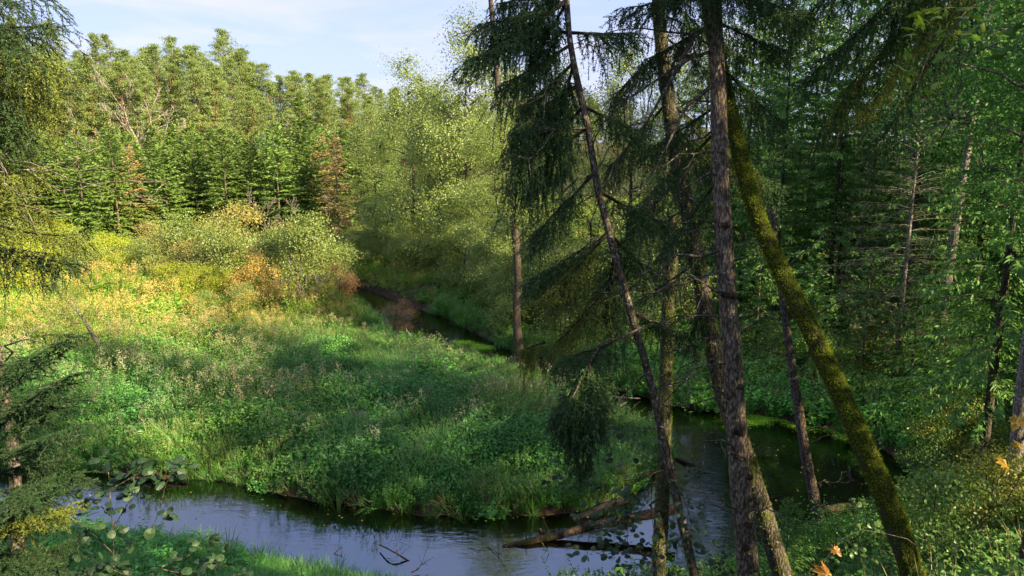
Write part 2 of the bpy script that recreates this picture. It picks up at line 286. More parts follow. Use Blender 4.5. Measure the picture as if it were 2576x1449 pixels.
def hgt(x, y):
    x = np.asarray(x, float); y = np.asarray(y, float)
    sd = riv_sd(x, y) + .35 * (fbm(x * .9, y * .9, 3) - .5)
    flat = .75 + .5 * (fbm(x * .12, y * .12, 5) - .4) + .9 * (fbm(x * .42, y * .42, 9) - .5)
    z = flat * (.42 * sstep(0, .3, sd) + .58 * sstep(.2, 2.6, sd))
    depth = .15 + .55 * sstep(0, 1.8, -sd)
    depth = depth * (1 - .72 * np.exp(-(((x - .3) / 2.3) ** 2 + ((y - 20.1) / .7) ** 2)))
    z = np.where(sd < 0, -depth * sstep(0, .25, -sd), z)
    b = bnd_sd(x, y); up = np.clip(b, 0, None)
    hill = .68 * up - .5 * (1 - np.exp(-up)); cap = 9.6 + 7 * sstep(8, 40, x) + 2 * fbm(x * .05, y * .05, 11)
    hill = np.minimum(hill, cap - .6 * np.log1p(np.exp(np.clip((cap - hill) * -.8, -30, 30))))
    hill = np.where(hill > cap, cap, hill)
    z = z + np.where(b > 0, hill * sstep(0, 1, up) + .35 * (fbm(x * .5, y * .5, 21) - .5) * sstep(0, 3, up), 0)
    e = y - forest_edge(x)
    z = z + 4.5 * sstep(-30, 4, e) + np.clip(e, 0, 60) * (.03 + .12 * sstep(-28, -66, x))
    return z
def hz(x, y): return float(hgt(np.array([x]), np.array([y]))[0])

ax = np.unique(np.r_[np.linspace(-420, -60, 30), np.linspace(-60, -24, 60), np.linspace(-24, 26, 160), np.linspace(26, 70, 60), np.linspace(70, 420, 25)])
ay = np.unique(np.r_[np.linspace(-60, 0, 25), np.linspace(0, 14, 45), np.linspace(14, 60, 165), np.linspace(60, 130, 60), np.linspace(130, 900, 50)])
X, Y = np.meshgrid(ax, ay); Z = hgt(X, Y)
ii, jj = np.meshgrid(np.arange(len(ay) - 1), np.arange(len(ax) - 1), indexing='ij'); nx = len(ax)
Fg = np.stack([ii * nx + jj, ii * nx + jj + 1, (ii + 1) * nx + jj + 1, (ii + 1) * nx + jj], -1).reshape(-1, 4)
m, N, L, out = newmat('soil_and_bed')
tcn = N.new('ShaderNodeTexCoord'); sx = N.new('ShaderNodeSeparateXYZ'); L.new(tcn.outputs['Object'], sx.inputs[0])
n1 = N.new('ShaderNodeTexNoise'); n1.inputs['Scale'].default_value = 1.3; n1.inputs['Detail'].default_value = 8; L.new(tcn.outputs['Object'], n1.inputs['Vector'])
n2 = N.new('ShaderNodeTexNoise'); n2.inputs['Scale'].default_value = .5; n2.inputs['Detail'].default_value = 4; L.new(tcn.outputs['Object'], n2.inputs['Vector'])
veg = ramp(N, [(.035, .032, .014), (.05, .06, .018), (.075, .085, .025)], [.3, .5, .7]); L.new(n1.outputs['Fac'], veg.inputs[0])
mud = ramp(N, [(.030, .022, .014), (.07, .05, .032)], [.35, .65]); L.new(n1.outputs['Fac'], mud.inputs[0])
sand = ramp(N, [(.13, .095, .045), (.30, .20, .09), (.38, .26, .12)], [.33, .5, .7]); L.new(n2.outputs['Fac'], sand.inputs[0])
mr = N.new('ShaderNodeMapRange'); mr.inputs[1].default_value = .28; mr.inputs[2].default_value = .55; L.new(sx.outputs['Z'], mr.inputs[0])
m1 = N.new('ShaderNodeMix'); m1.data_type = 'RGBA'; L.new(mr.outputs[0], m1.inputs[0]); L.new(mud.outputs[0], m1.inputs[6]); L.new(veg.outputs[0], m1.inputs[7])
mr2 = N.new('ShaderNodeMapRange'); mr2.inputs[1].default_value = -.45; mr2.inputs[2].default_value = -.16; L.new(sx.outputs['Z'], mr2.inputs[0])   # silt in the deep, sand on the shoals
bed = N.new('ShaderNodeMix'); bed.data_type = 'RGBA'; bed.inputs[6].default_value = (.085, .075, .04, 1); L.new(mr2.outputs[0], bed.inputs[0]); L.new(sand.outputs[0], bed.inputs[7])
mr3 = N.new('ShaderNodeMapRange'); mr3.inputs[1].default_value = -.06; mr3.inputs[2].default_value = .02; L.new(sx.outputs['Z'], mr3.inputs[0])
m2 = N.new('ShaderNodeMix'); m2.data_type = 'RGBA'; L.new(mr3.outputs[0], m2.inputs[0]); L.new(bed.outputs[2], m2.inputs[6]); L.new(m1.outputs[2], m2.inputs[7])
b = N.new('ShaderNodeBsdfPrincipled'); b.inputs['Roughness'].default_value = .95; b.inputs['Specular IOR Level'].default_value = .15
bp = N.new('ShaderNodeBump'); bp.inputs['Strength'].default_value = .8; bp.inputs['Distance'].default_value = .1; L.new(n1.outputs['Fac'], bp.inputs['Height']); L.new(bp.outputs[0], b.inputs['Normal'])
L.new(m2.outputs[2], b.inputs['Base Color']); L.new(b.outputs[0], out.inputs[0]); M['soil'] = m
g = part('ground', MB().add(np.stack([X, Y, Z], -1).reshape(-1, 3), Fg).mesh('ground', [M['soil']], True)); g['kind'] = 'structure'; g['label'] = 'valley ground with muddy banks, flat meadow and wooded slopes'

m, N, L, out = newmat('river_water')
tcn = N.new('ShaderNodeTexCoord'); mp = N.new('ShaderNodeMapping'); mp.inputs['Scale'].default_value = (.55, 1.5, 1); mp.inputs['Rotation'].default_value = (0, 0, .15); L.new(tcn.outputs['Object'], mp.inputs[0])
n1 = N.new('ShaderNodeTexNoise'); n1.inputs['Scale'].default_value = 2.4; n1.inputs['Detail'].default_value = 4; n1.inputs['Distortion'].default_value = 1.2; L.new(mp.outputs[0], n1.inputs['Vector'])
n2 = N.new('ShaderNodeTexNoise'); n2.inputs['Scale'].default_value = .35; n2.inputs['Detail'].default_value = 2; L.new(tcn.outputs['Object'], n2.inputs['Vector'])
amp = N.new('ShaderNodeMapRange'); amp.inputs[1].default_value = .42; amp.inputs[2].default_value = .66; amp.inputs[3].default_value = .12; amp.inputs[4].default_value = 1; L.new(n2.outputs['Fac'], amp.inputs[0])
hh = N.new('ShaderNodeMath'); hh.operation = 'MULTIPLY'; L.new(n1.outputs['Fac'], hh.inputs[0]); L.new(amp.outputs[0], hh.inputs[1])
bp = N.new('ShaderNodeBump'); bp.inputs['Strength'].default_value = .15; bp.inputs['Distance'].default_value = .12; L.new(hh.outputs[0], bp.inputs['Height'])
fr = N.new('ShaderNodeFresnel'); fr.inputs['IOR'].default_value = 3.5; L.new(bp.outputs[0], fr.inputs['Normal'])
tr = N.new('ShaderNodeBsdfTransparent'); tr.inputs[0].default_value = (.62, .56, .40, 1)
gl = N.new('ShaderNodeBsdfGlossy'); gl.inputs['Roughness'].default_value = .035; L.new(bp.outputs[0], gl.inputs['Normal']); gl.inputs[0].default_value = (.84, .92, 1, 1)
ms = N.new('ShaderNodeMixShader'); L.new(fr.outputs[0], ms.inputs[0]); L.new(tr.outputs[0], ms.inputs[1]); L.new(gl.outputs[0], ms.inputs[2]); L.new(ms.outputs[0], out.inputs[0]); M['water'] = m
wx = np.linspace(-62, 22, 85); wy = np.linspace(13, 66, 54); WX, WY = np.meshgrid(wx, wy)
keep = riv_sd(WX, WY) < 1.7; ii, jj = np.meshgrid(np.arange(len(wy) - 1), np.arange(len(wx) - 1), indexing='ij'); nx = len(wx)
Fw = np.stack([ii * nx + jj, ii * nx + jj + 1, (ii + 1) * nx + jj + 1, (ii + 1) * nx + jj], -1).reshape(-1, 4)
Fw = Fw[keep.ravel()[Fw].any(1)]
w = part('water', MB().add(np.stack([WX, WY, 0 * WX], -1).reshape(-1, 3), Fw).mesh('water', [M['water']], True)); w['kind'] = 'structure'; w['label'] = 'small clear river looping round the meadow'

# ------------------------------------------------------------------ plant builders
def trunk_mesh(name, H, r0, mat, r, k=7, bend=.3, n=10, top=.12):
    t = np.linspace(0, 1, n); P = np.stack([bend * np.sin(t * 2.6 + r.uniform(0, 6)) * t, bend * np.cos(t * 2.1 + r.uniform(0, 6)) * t, -.5 + t * (H + .5)], 1)
    R = r0 * (1 - (1 - top) * t) * (1 + .5 * np.exp(-t * 14))
    return MB().add(*tube(P, R, k, .05, r)).mesh(name, [mat], True)

def conifer(seed, H, Rb, levels, per, sprays, sl, sw, droop, mat, bark, z0=.03, power=.85, hang=.25, tip=None, r0=None, stems=None):
    r = np.random.default_rng(seed); n = levels * per
    zt = z0 + (1 - z0) * (np.repeat(np.arange(levels), per) + r.uniform(-.75, .75, n)) / levels; zt = np.clip(zt, z0, .985)
    az = r.uniform(0, 2 * math.pi, n); lob = 1 + .22 * np.sin(az * 2 + r.uniform(0, 6)) + .15 * np.sin(az * 3 + zt * 9)
    ln = Rb * np.clip((1 - zt) / (1 - z0), .02, 1) ** power * r.uniform(.72, 1.18, n) * lob + .12
    a = np.interp(zt, [0, .5, 1], [.05, .22, .85]); bq = droop * np.interp(zt, [0, .6, 1], [1, .8, .1]); cq = .18
    o = np.stack([np.cos(az), np.sin(az), 0 * az], 1); sd = np.stack([-np.sin(az), np.cos(az), 0 * az], 1)
    def bp_(i, t): return o[i] * (ln[i] * t)[:, None] + np.array([0, 0, 1.0]) * (zt[i] * H + ln[i] * (a[i] * t - bq[i] * t ** 2 + cq * bq[i] * 2 * t ** 4))[:, None]
    cnt = np.maximum(3, (sprays * ln / Rb * 1.3 + 2)).astype(int); i = np.repeat(np.arange(n), cnt); m_ = len(i)
    t = np.sqrt(r.uniform(.003, 1, m_)); s = r.choice([-1, 1], m_)
    P = bp_(i, t) + r.normal(size=(m_, 3)) * .03 * Rb / 3
    d = o[i] * r.uniform(.35, 1.0, (m_, 1)) + sd[i] * (s * r.uniform(.1, 1.0, m_))[:, None] + np.array([0, 0, 1.0]) * (a[i] * .6 - hang * r.uniform(.2, 1.8, m_))[:, None]
    nn = np.array([0, 0, .75]) + o[i] * .35 + .75 * runit(r, m_)
    mb = MB().add(*leaves(P, d, nn, sl * r.uniform(.55, 1.25, m_) * (1.15 - .4 * t), sw * r.uniform(.7, 1.2, m_), .1), 0)
    mats = [mat]
    if tip is not None:
        k = 10; P = np.stack([r.normal(size=k) * .015, r.normal(size=k) * .015, np.linspace(H * .975, H + .45, k)], 1)
        mb.add(*leaves(P, np.array([0, 0, 1.0]) + .35 * runit(r, k), runit(r, k), .3, .05), 1); mats = [mat, tip]
    cme = mb.mesh('crown', mats)
    tb = MB(); tt = np.linspace(0, 1, 8); r0 = r0 or H * .011 + .02
    tb.add(*tube(np.stack([0 * tt, 0 * tt, -.4 + (H + .5) * tt], 1), r0 * (1 - .93 * tt), 6))
    if stems:
        q = r.choice(n, min(stems, n), False); ts = np.linspace(0, 1, 5)
        PP = np.stack([bp_(q, np.full(len(q), s_)) for s_ in ts], 1); tb.add(*tubes(PP, .012 * H / 10 * (1.1 - ts)[None] * np.ones((len(q), 1)), 3))
    return tb.mesh('trunk', [bark], True), cme

def pine(seed, H, cb=.42):
    r = np.random.default_rng(seed); n = int(46 + r.integers(0, 14)); zt = cb + (1 - cb) * (np.arange(n) + r.uniform(0, 1, n)) / n; az = r.uniform(0, 6.283, n)
    q = (zt - cb) / (1 - cb); ln = (4.3 * (.55 + .45 * np.minimum(q / .3, 1)) * (1 - q) ** (.95, .62, .8, .56, .88, .7)[seed % 6] + .25) * r.uniform(.5, 1.25, n)
    o = np.stack([np.cos(az), np.sin(az), 0 * az], 1); up = np.interp(q, [0, .5, 1], [-.02, .22, .9])
    tb = MB(); tt = np.linspace(0, 1, 9); bx, by = r.normal(size=2) * .35
    tr_ = lambda t: np.stack([bx * np.sin(t * 2.4), by * np.sin(t * 2.0), H * t], -1)
    pts = tr_(tt); pts[0, 2] = -.6; tb.add(*tube(pts, .19 * (1 - .86 * tt) + .012, 7, .04, r))
    ts = np.linspace(0, 1, 5); base = tr_(zt)
    PP = base[:, None] + o[:, None] * (ln[:, None] * ts)[..., None] + np.array([0, 0, 1.0]) * (ln[:, None] * (up[:, None] * ts + .18 * ts ** 2))[..., None] + r.normal(size=(n, 5, 3)) * .06
    tb.add(*tubes(PP, .055 * (1.08 - ts)[None] * (.4 + .6 * ln[:, None] / 3), 4))
    # needle tufts sit in flat clumps near the ends of the boughs
    nc = 6; ci = np.repeat(np.arange(n), nc); tq = r.uniform(.3, 1.05, n * nc); base2 = base[ci] + o[ci] * (ln[ci] * tq)[:, None] + np.array([0, 0, 1.0]) * (ln[ci] * (up[ci] * tq + .18 * tq ** 2) + .12)[:, None]
    base2 = base2 + r.normal(size=base2.shape) * (.30 * ln[ci] / 2.5 + .08)[:, None] * [1, 1, .35]
    base2 = np.concatenate([base2, np.stack([bx * math.sin(2.4) + r.normal(size=7) * .12, by * math.sin(2) + r.normal(size=7) * .12, H + r.uniform(-.8, .25, 7)], 1)])
    k = 24; P = np.repeat(base2, k, 0) + r.normal(size=(len(base2) * k, 3)) * [.30, .30, .13]; d = runit(r, len(P)) + [0, 0, .75]
    me = MB().add(*leaves(P, d, runit(r, len(P)), r.uniform(.22, .42, len(P)), r.uniform(.07, .12, len(P)), .1)).mesh('crown', [M['pine_needles']])
    return tb.mesh('trunk', [M['pine_bark']], True), me

def broadleaf(seed, H, R, cb, lobes, clusters, per, leaf, mat, bark, r0=.16, csize=.55, lean=(0, 0), flat=.6, twigs=True, shape=1.0, stems=1, thin=0.0):
    """Trunk with limbs; crown of leaf clumps gathered on lobes so that the outline is uneven and sky shows between."""
    r = np.random.default_rng(seed); lean = np.array([lean[0], lean[1], 0.0])
    zc = cb + (H - cb) * (np.arange(lobes) + .5) / lobes; r.shuffle(zc); q = (zc - cb) / (H - cb)
    prof = np.sin(np.clip(q * .86 + .14, 0, 1) ** shape * math.pi) ** .6; az = np.arange(lobes) * 2.399 + r.uniform(-.5, .5, lobes)
    lr = R * prof * r.uniform(.35, .78, lobes); LC = np.stack([np.cos(az) * lr, np.sin(az) * lr, zc], 1) + lean * (zc / H)[:, None]
    LS = R * r.uniform(.26, .46, lobes) * (.55 + .45 * prof)
    li = r.choice(lobes, clusters, p=LS ** 2 / (LS ** 2).sum()); dirs = runit(r, clusters); dirs[:, 2] = dirs[:, 2] * .8 + .12
    CC = LC[li] + dirs * (LS[li] * r.uniform(.45, 1.12, clusters))[:, None] * [1, 1, .85]
    n = (per * r.uniform(.5, 1.4, clusters)).astype(int); ci = np.repeat(np.arange(clusters), n)
    P = CC[ci] + r.normal(size=(len(ci), 3)) * csize * [1, 1, flat]
    d = nrm(P - CC[ci]) * .6 + runit(r, len(ci)) * .8 + [0, 0, -.35]; nn = nrm((P - LC[li][ci])) * .7 + runit(r, len(ci)) * .75 + [0, 0, .5]
    crown = MB().add(*leaves(P, d, nn, leaf * r.uniform(.7, 1.3, len(ci)), leaf * r.uniform(.55, .9, len(ci)), .12)).mesh('crown', [mat])
    tb = MB(); tt = np.linspace(0, 1, 9)
    for s_ in range(stems):
        off = r.normal(size=2) * (.25 * R if stems > 1 else 0)
        P = np.stack([off[0] * tt + .12 * R * np.sin(tt * 3 + s_) * tt, off[1] * tt + .1 * R * np.cos(tt * 2.3 + s_) * tt, -.3 + tt * (H * .86 + .3)], 1) + lean * (tt * .86)[:, None]
        tb.add(*tube(P, r0 / stems ** .5 * (1 - .88 * tt) + .008, 7, .08, r))
    ts = np.linspace(0, 1, 6); st = LC * [0, 0, 1] + lean * (LC[:, 2:3] / H) - [0, 0, 1] * (.28 * np.linalg.norm(LC[:, :2], axis=1) + .1)[:, None] * [0, 0, 1]
    PP = st[:, None] + (LC - st)[:, None] * ts[:, None] + np.array([0, 0, .12]) * (np.sin(ts * math.pi) * 1)[:, None] * R * .3 + r.normal(size=(lobes, 6, 3)) * .035 * R * ts[None, :, None]
    tb.add(*tubes(PP, (r0 * .42 * (1.1 - ts))[None] * r.uniform(.6, 1.1, (lobes, 1)), 5))
    if twigs:
        PP = LC[li][:, None] + (CC - LC[li])[:, None] * ts[:, None] + r.normal(size=(clusters, 6, 3)) * .03 * R * ts[None, :, None]; tb.add(*tubes(PP, (r0 * .11 * (1.15 - ts))[None] * np.ones((clusters, 1)), 3))
    return tb.mesh('trunk', [bark], True), crown

def bare_wood(r, A, d, Ln, r0, depth=3, kids=(3, 6), spread=.75, curl=.25, grav=0.0, minr=.003, ratio=.55):
    """Points and radii of a leafless limb with its side branches, all as 6-point tubes."""
    Ps, Rs = [], []; todo = [(np.asarray(A, float), nrm(np.asarray(d, float)), Ln, r0, depth)]; ts = np.linspace(0, 1, 6)
    while todo:
        A_, d_, L_, r_, k_ = todo.pop(); bend = r.normal(size=3) * curl; wob = r.normal(size=(6, 3)) * .035 * L_
        P = A_ + d_ * L_ * ts[:, None] + bend * L_ * (ts ** 2)[:, None] + np.array([0, 0, grav]) * L_ * (ts ** 2)[:, None] + wob * ts[:, None]
        Ps.append(P); Rs.append(np.maximum(r_ * (1 - .8 * ts), minr))
        if k_ > 0:
            for _ in range(r.integers(*kids)):
                t = r.uniform(.25, .98); q = t * 5; i = min(int(q), 4); p = P[i] + (P[i + 1] - P[i]) * (q - i); dd = nrm(P[i + 1] - P[i])
                side = nrm(np.cross(dd, r.normal(size=3))); todo.append((p, nrm(dd * (1 - spread * .6) + side * spread * r.uniform(.6, 1.2)), L_ * ratio * r.uniform(.6, 1.15) * (1.15 - .5 * t), max(r_ * (1 - .8 * t) * .6, minr), k_ - 1))
    return np.array(Ps), np.array(Rs)

def spruce_bough(r, A, B, sag=.12, n=46, side=.42, hang=.5, dens=54, nl=.031, nw=.012, up=0.0, r0=.022, bare=.12):
    """A drooping spruce bough from A to B: side twigs left and right, tassels hanging from them, each clothed in needles."""
    A = np.asarray(A, float); B = np.asarray(B, float); Ln = np.linalg.norm(B - A); ts = np.linspace(0, 1, 9); dirn = (B - A) / Ln
    lat = nrm(np.cross(dirn, [0, 0, 1.0]) + 1e-6)
    ax_ = lambda t: A + (B - A) * t[:, None] + np.array([0, 0, 1.0]) * (Ln * (up * np.sin(t * math.pi) - sag * np.sin(t * math.pi) * 0 + sag * (t ** 3 - t ** 1.5)))[:, None]
    Pm = ax_(ts) + r.normal(size=(9, 3)) * .012 * Ln * ts[:, None]
    wood = MB().add(*tube(Pm, r0 * (1.05 - .9 * ts), 5))
    t0 = np.clip(bare + (1 - bare) * (np.arange(n) + r.uniform(0, 1, n)) / n, 0, 1); base = ax_(t0); sg = np.where(np.arange(n) % 2, 1, -1)
    ls = side * (1.15 - .75 * t0) * r.uniform(.45, 1.1, n) * min(Ln, 1.8); dd = nrm(lat * sg[:, None] * r.uniform(.5, 1, (n, 1)) + dirn * r.uniform(.5, 1.0, (n, 1)) + r.normal(size=(n, 3)) * .15)
    q = np.linspace(0, 1, 7); hg = hang * r.uniform(.25, .8, n)
    P1 = base[:, None] + dd[:, None] * (ls[:, None] * q)[..., None] - np.array([0, 0, 1.0]) * (hg[:, None] * q ** 1.7)[..., None]
    # short twiglets in the plane of each side twig, and longer tassels hanging from some
    nA, nB = 4, 2; k = nA + nB; bi = np.repeat(np.arange(n), k); kind = np.tile(np.arange(k) < nA, n); tq = r.uniform(.1, 1, n * k); st = base[bi] + dd[bi] * (ls[bi] * tq)[:, None] - np.array([0, 0, 1.0]) * (hg[bi] * tq ** 1.7)[:, None]
    sd2 = nrm(np.cross(dd[bi], [0, 0, 1.0])) * r.choice([-1, 1], (n * k, 1))
    hl = np.where(kind, side * .42 * r.uniform(.35, 1.1, n * k) * (1.1 - .6 * tq), hang * r.uniform(.2, 1.25, n * k) * (1.1 - .45 * t0[bi]) * r.choice([.5, 1, 1], n * k))
    dr = np.where(kind[:, None], dd[bi] * .8 + sd2 * .9 + r.normal(size=(n * k, 3)) * .2, r.normal(size=(n * k, 3)) * .24 + dd[bi] * .25); fall = np.where(kind, r.uniform(.15, .9, n * k), 1.0)
    curl = r.normal(size=(n * k, 3)) * .16 * [1, 1, .2]
    P2 = st[:, None] + dr[:, None] * (hl[:, None] * np.where(kind[:, None], q, np.sqrt(q) * .8))[..., None] - np.array([0, 0, 1.0]) * (hl[:, None] * fall[:, None] * q ** np.where(kind, 1.6, 1.0)[:, None])[..., None] + curl[:, None] * (hl[:, None] * q ** 2)[..., None]
    PP = np.concatenate([P1, P2, ]); LL = np.r_[np.hypot(ls, hg), hl * np.where(kind, 1.1, 1.0)]
    wood.add(*tubes(PP[:, ::3], np.full((len(PP), 3), .0018), 3))
    cnt = np.maximum((LL * dens / .4).astype(int), 8); ci = np.repeat(np.arange(len(PP)), cnt); s = r.uniform(0, 1, len(ci)) * 5.999; i = s.astype(int); f = (s - i)[:, None]
    p = PP[ci, i] * (1 - f) + PP[ci, i + 1] * f; T = nrm(PP[ci, i + 1] - PP[ci, i]); d = T * .75 + runit(r, len(ci)) * .9
    # the leading tip of the bough carries needles too
    m2 = int(dens * 1.2); s2 = r.uniform(.6, 1, m2); p2 = ax_(s2); d2 = dirn * .8 + runit(r, m2)
    nd = MB().add(*needles(np.concatenate([p, p2]), np.concatenate([d, d2]), nl * r.uniform(.7, 1.25, len(p) + m2), nw, r))
    return wood, nd

def clump(kind, seed):
    r = np.random.default_rng(seed); mb = MB()
    if kind == 'herb':      # nettle-like stems with paired leaves
        ns = 11; bx = r.normal(size=(ns, 2)) * .2; hh = r.uniform(.45, 1.0, ns); le = r.normal(size=(ns, 2)) * .16; q = 9
        i = np.repeat(np.arange(ns), q * 2); t = np.tile(np.repeat(np.linspace(.22, 1, q), 2), ns); a = r.uniform(0, 6.28, len(i))
        P = np.c_[bx[i] + le[i] * (t * t)[:, None], hh[i] * t]; d = np.stack([np.cos(a), np.sin(a), r.uniform(-.5, .25, len(i))], 1)
        mb.add(*leaves(P, d, np.array([0, 0, 1.0]) + .5 * runit(r, len(i)), .115 * (1.2 - .6 * t) * r.uniform(.7, 1.25, len(i)), .06 * (1.2 - .5 * t)), 0)
        ts = np.linspace(0, 1, 4); mb.add(*tubes(np.concatenate([bx[:, None] + le[:, None] * (ts ** 2)[None, :, None], (hh[:, None] * ts)[..., None]], -1), np.full((ns, 4), .004), 3), 1); return mb.mesh('herb_clump', [M['herb'], M['herb_stem']])
    if kind == 'bramble':   # low arching mound of leaves
        n = 230; a = r.uniform(0, 6.28, n); q = np.sqrt(r.uniform(0, 1, n)); P = np.stack([np.cos(a) * q * .62, np.sin(a) * q * .62, (1 - q ** 2) * .55 * r.uniform(.6, 1.05, n) + .12 + .1 * np.sin(a * 3)], 1)
        d = np.stack([np.cos(a), np.sin(a), -.2 + 0 * a], 1) + .8 * runit(r, n); mb.add(*leaves(P, d, np.array([0, 0, 1.0]) + .7 * runit(r, n), r.uniform(.05, .16, n), r.uniform(.04, .10, n)), 0); return mb.mesh('bramble_clump', [M['herb']])
    if kind in ('grass', 'tall_grass', 'straw', 'sedge', 'fine_grass'):
        n = {'grass': 60, 'tall_grass': 60, 'straw': 42, 'sedge': 34, 'fine_grass': 90}[kind]; a = r.uniform(0, 6.28, n); q = r.uniform(0, 1, n) ** .7 * {'sedge': .16, 'fine_grass': .3}.get(kind, .26)
        P = np.stack([np.cos(a) * q, np.sin(a) * q, 0 * a - .03], 1); a2 = a + r.normal(size=n) * .7; tl = r.uniform(.05, .5, n); d = np.stack([np.cos(a2) * tl, np.sin(a2) * tl, 1 + 0 * a], 1)
        Lh = {'grass': (.35, .75), 'tall_grass': (.6, 1.25), 'straw': (.6, 1.2), 'sedge': (.6, 1.15), 'fine_grass': (.2, .5)}[kind]; wd = {'sedge': .022, 'straw': .008, 'fine_grass': .010}.get(kind, .013)
        V, Fq, Ft = blades(P, d, r.uniform(*Lh, n), wd, r.uniform(.15, .7, n) if kind != 'straw' else r.uniform(.02, .3, n), r)
        mb.v.append(V); mb.f += [(Fq, 0), (Ft, 0)]; mb.n += len(V)
        if kind in ('straw', 'tall_grass'):
            tip = V.reshape(n, 7, 3)[:, 6][: n // 2]; k = 7; P2 = np.repeat(tip, k, 0) - np.array([0, 0, 1.0]) * r.uniform(0, .16, (len(tip) * k, 1)); mb.add(*leaves(P2, runit(r, len(P2)) * .7 + [0, 0, .8], runit(r, len(P2)), .05, .016), 1)
            return mb.mesh(kind, [M['straw' if kind == 'straw' else 'grass_blade'], M['straw']])
        return mb.mesh(kind, [M['grass_blade']])
    if kind == 'weed_stalk':   # tall weeds with brown or whitish heads
        ns = 7; bx = r.normal(size=(ns, 2)) * .22; hh = r.uniform(.9, 1.6, ns); le = r.normal(size=(ns, 2)) * .2; ts = np.linspace(0, 1, 5)
        mb.add(*tubes(np.concatenate([bx[:, None] + le[:, None] * (ts ** 2)[None, :, None], (hh[:, None] * ts)[..., None]], -1), np.full((ns, 5), .0055), 3), 1)
        i = np.repeat(np.arange(ns), 26); P = np.c_[bx[i] + le[i], hh[i]] + r.normal(size=(len(i), 3)) * [.06, .06, .09]; mb.add(*leaves(P, runit(r, len(i)) + [0, 0, .5], runit(r, len(i)), .05, .03), 2)
        i = np.repeat(np.arange(ns), 12); t = r.uniform(.1, .85, len(i)); P = np.c_[bx[i] + le[i] * (t * t)[:, None], hh[i] * t]; d = runit(r, len(i)) * [1, 1, .4]; mb.add(*leaves(P, d, np.array([0, 0, 1.0]) + .5 * runit(r, len(i)), r.uniform(.12, .24, len(i)), r.uniform(.05, .09, len(i))), 0)
        return mb.mesh('weed_stalk', [M['herb'], M['herb_stem'], M['seed_head']])
    if kind == 'lush':      # broad fresh leaves at the water's edge
        ns = 16; a = r.uniform(0, 6.28, ns); q = r.uniform(0, .3, ns); hh = r.uniform(.25, .6, ns); i = np.repeat(np.arange(ns), 9); t = np.tile(np.linspace(.3, 1, 9), ns); b_ = r.uniform(0, 6.28, len(i))
        P = np.stack([np.cos(a[i]) * (q[i] + .15 * t), np.sin(a[i]) * (q[i] + .15 * t), hh[i] * t], 1); d = np.stack([np.cos(b_), np.sin(b_), r.uniform(-.3, .5, len(i))], 1)
        mb.add(*leaves(P, d, np.array([0, 0, 1.0]) + .45 * runit(r, len(i)), r.uniform(.09, .17, len(i)), r.uniform(.05, .085, len(i)))); return mb.mesh('lush_clump', [M['lush']])
    if kind == 'duckweed':
        n = 240; P = np.c_[r.normal(size=(n, 2)) * .22, np.full(n, .012) + r.uniform(0, .03, n)]; a = r.uniform(0, 6.28, n); mb.add(*leaves(P, np.stack([np.cos(a), np.sin(a), .08 + 0 * a], 1), np.array([0, 0, 1.0]) + .15 * runit(r, n), .045, .04)); return mb.mesh('duckweed', [M['weed']])
M['weed'] = leafmat('weed', [(.2, .34, .02), (.32, .45, .03)], .3, .03, .15, True)
PROTO = {}
def proto(kind, n=2):
    if kind not in PROTO:
        PROTO[kind] = [bpy.data.objects.new('%s_source' % kind, clump(kind, 100 + 7 * i + len(PROTO))) for i in range(n)]
    return PROTO[kind]

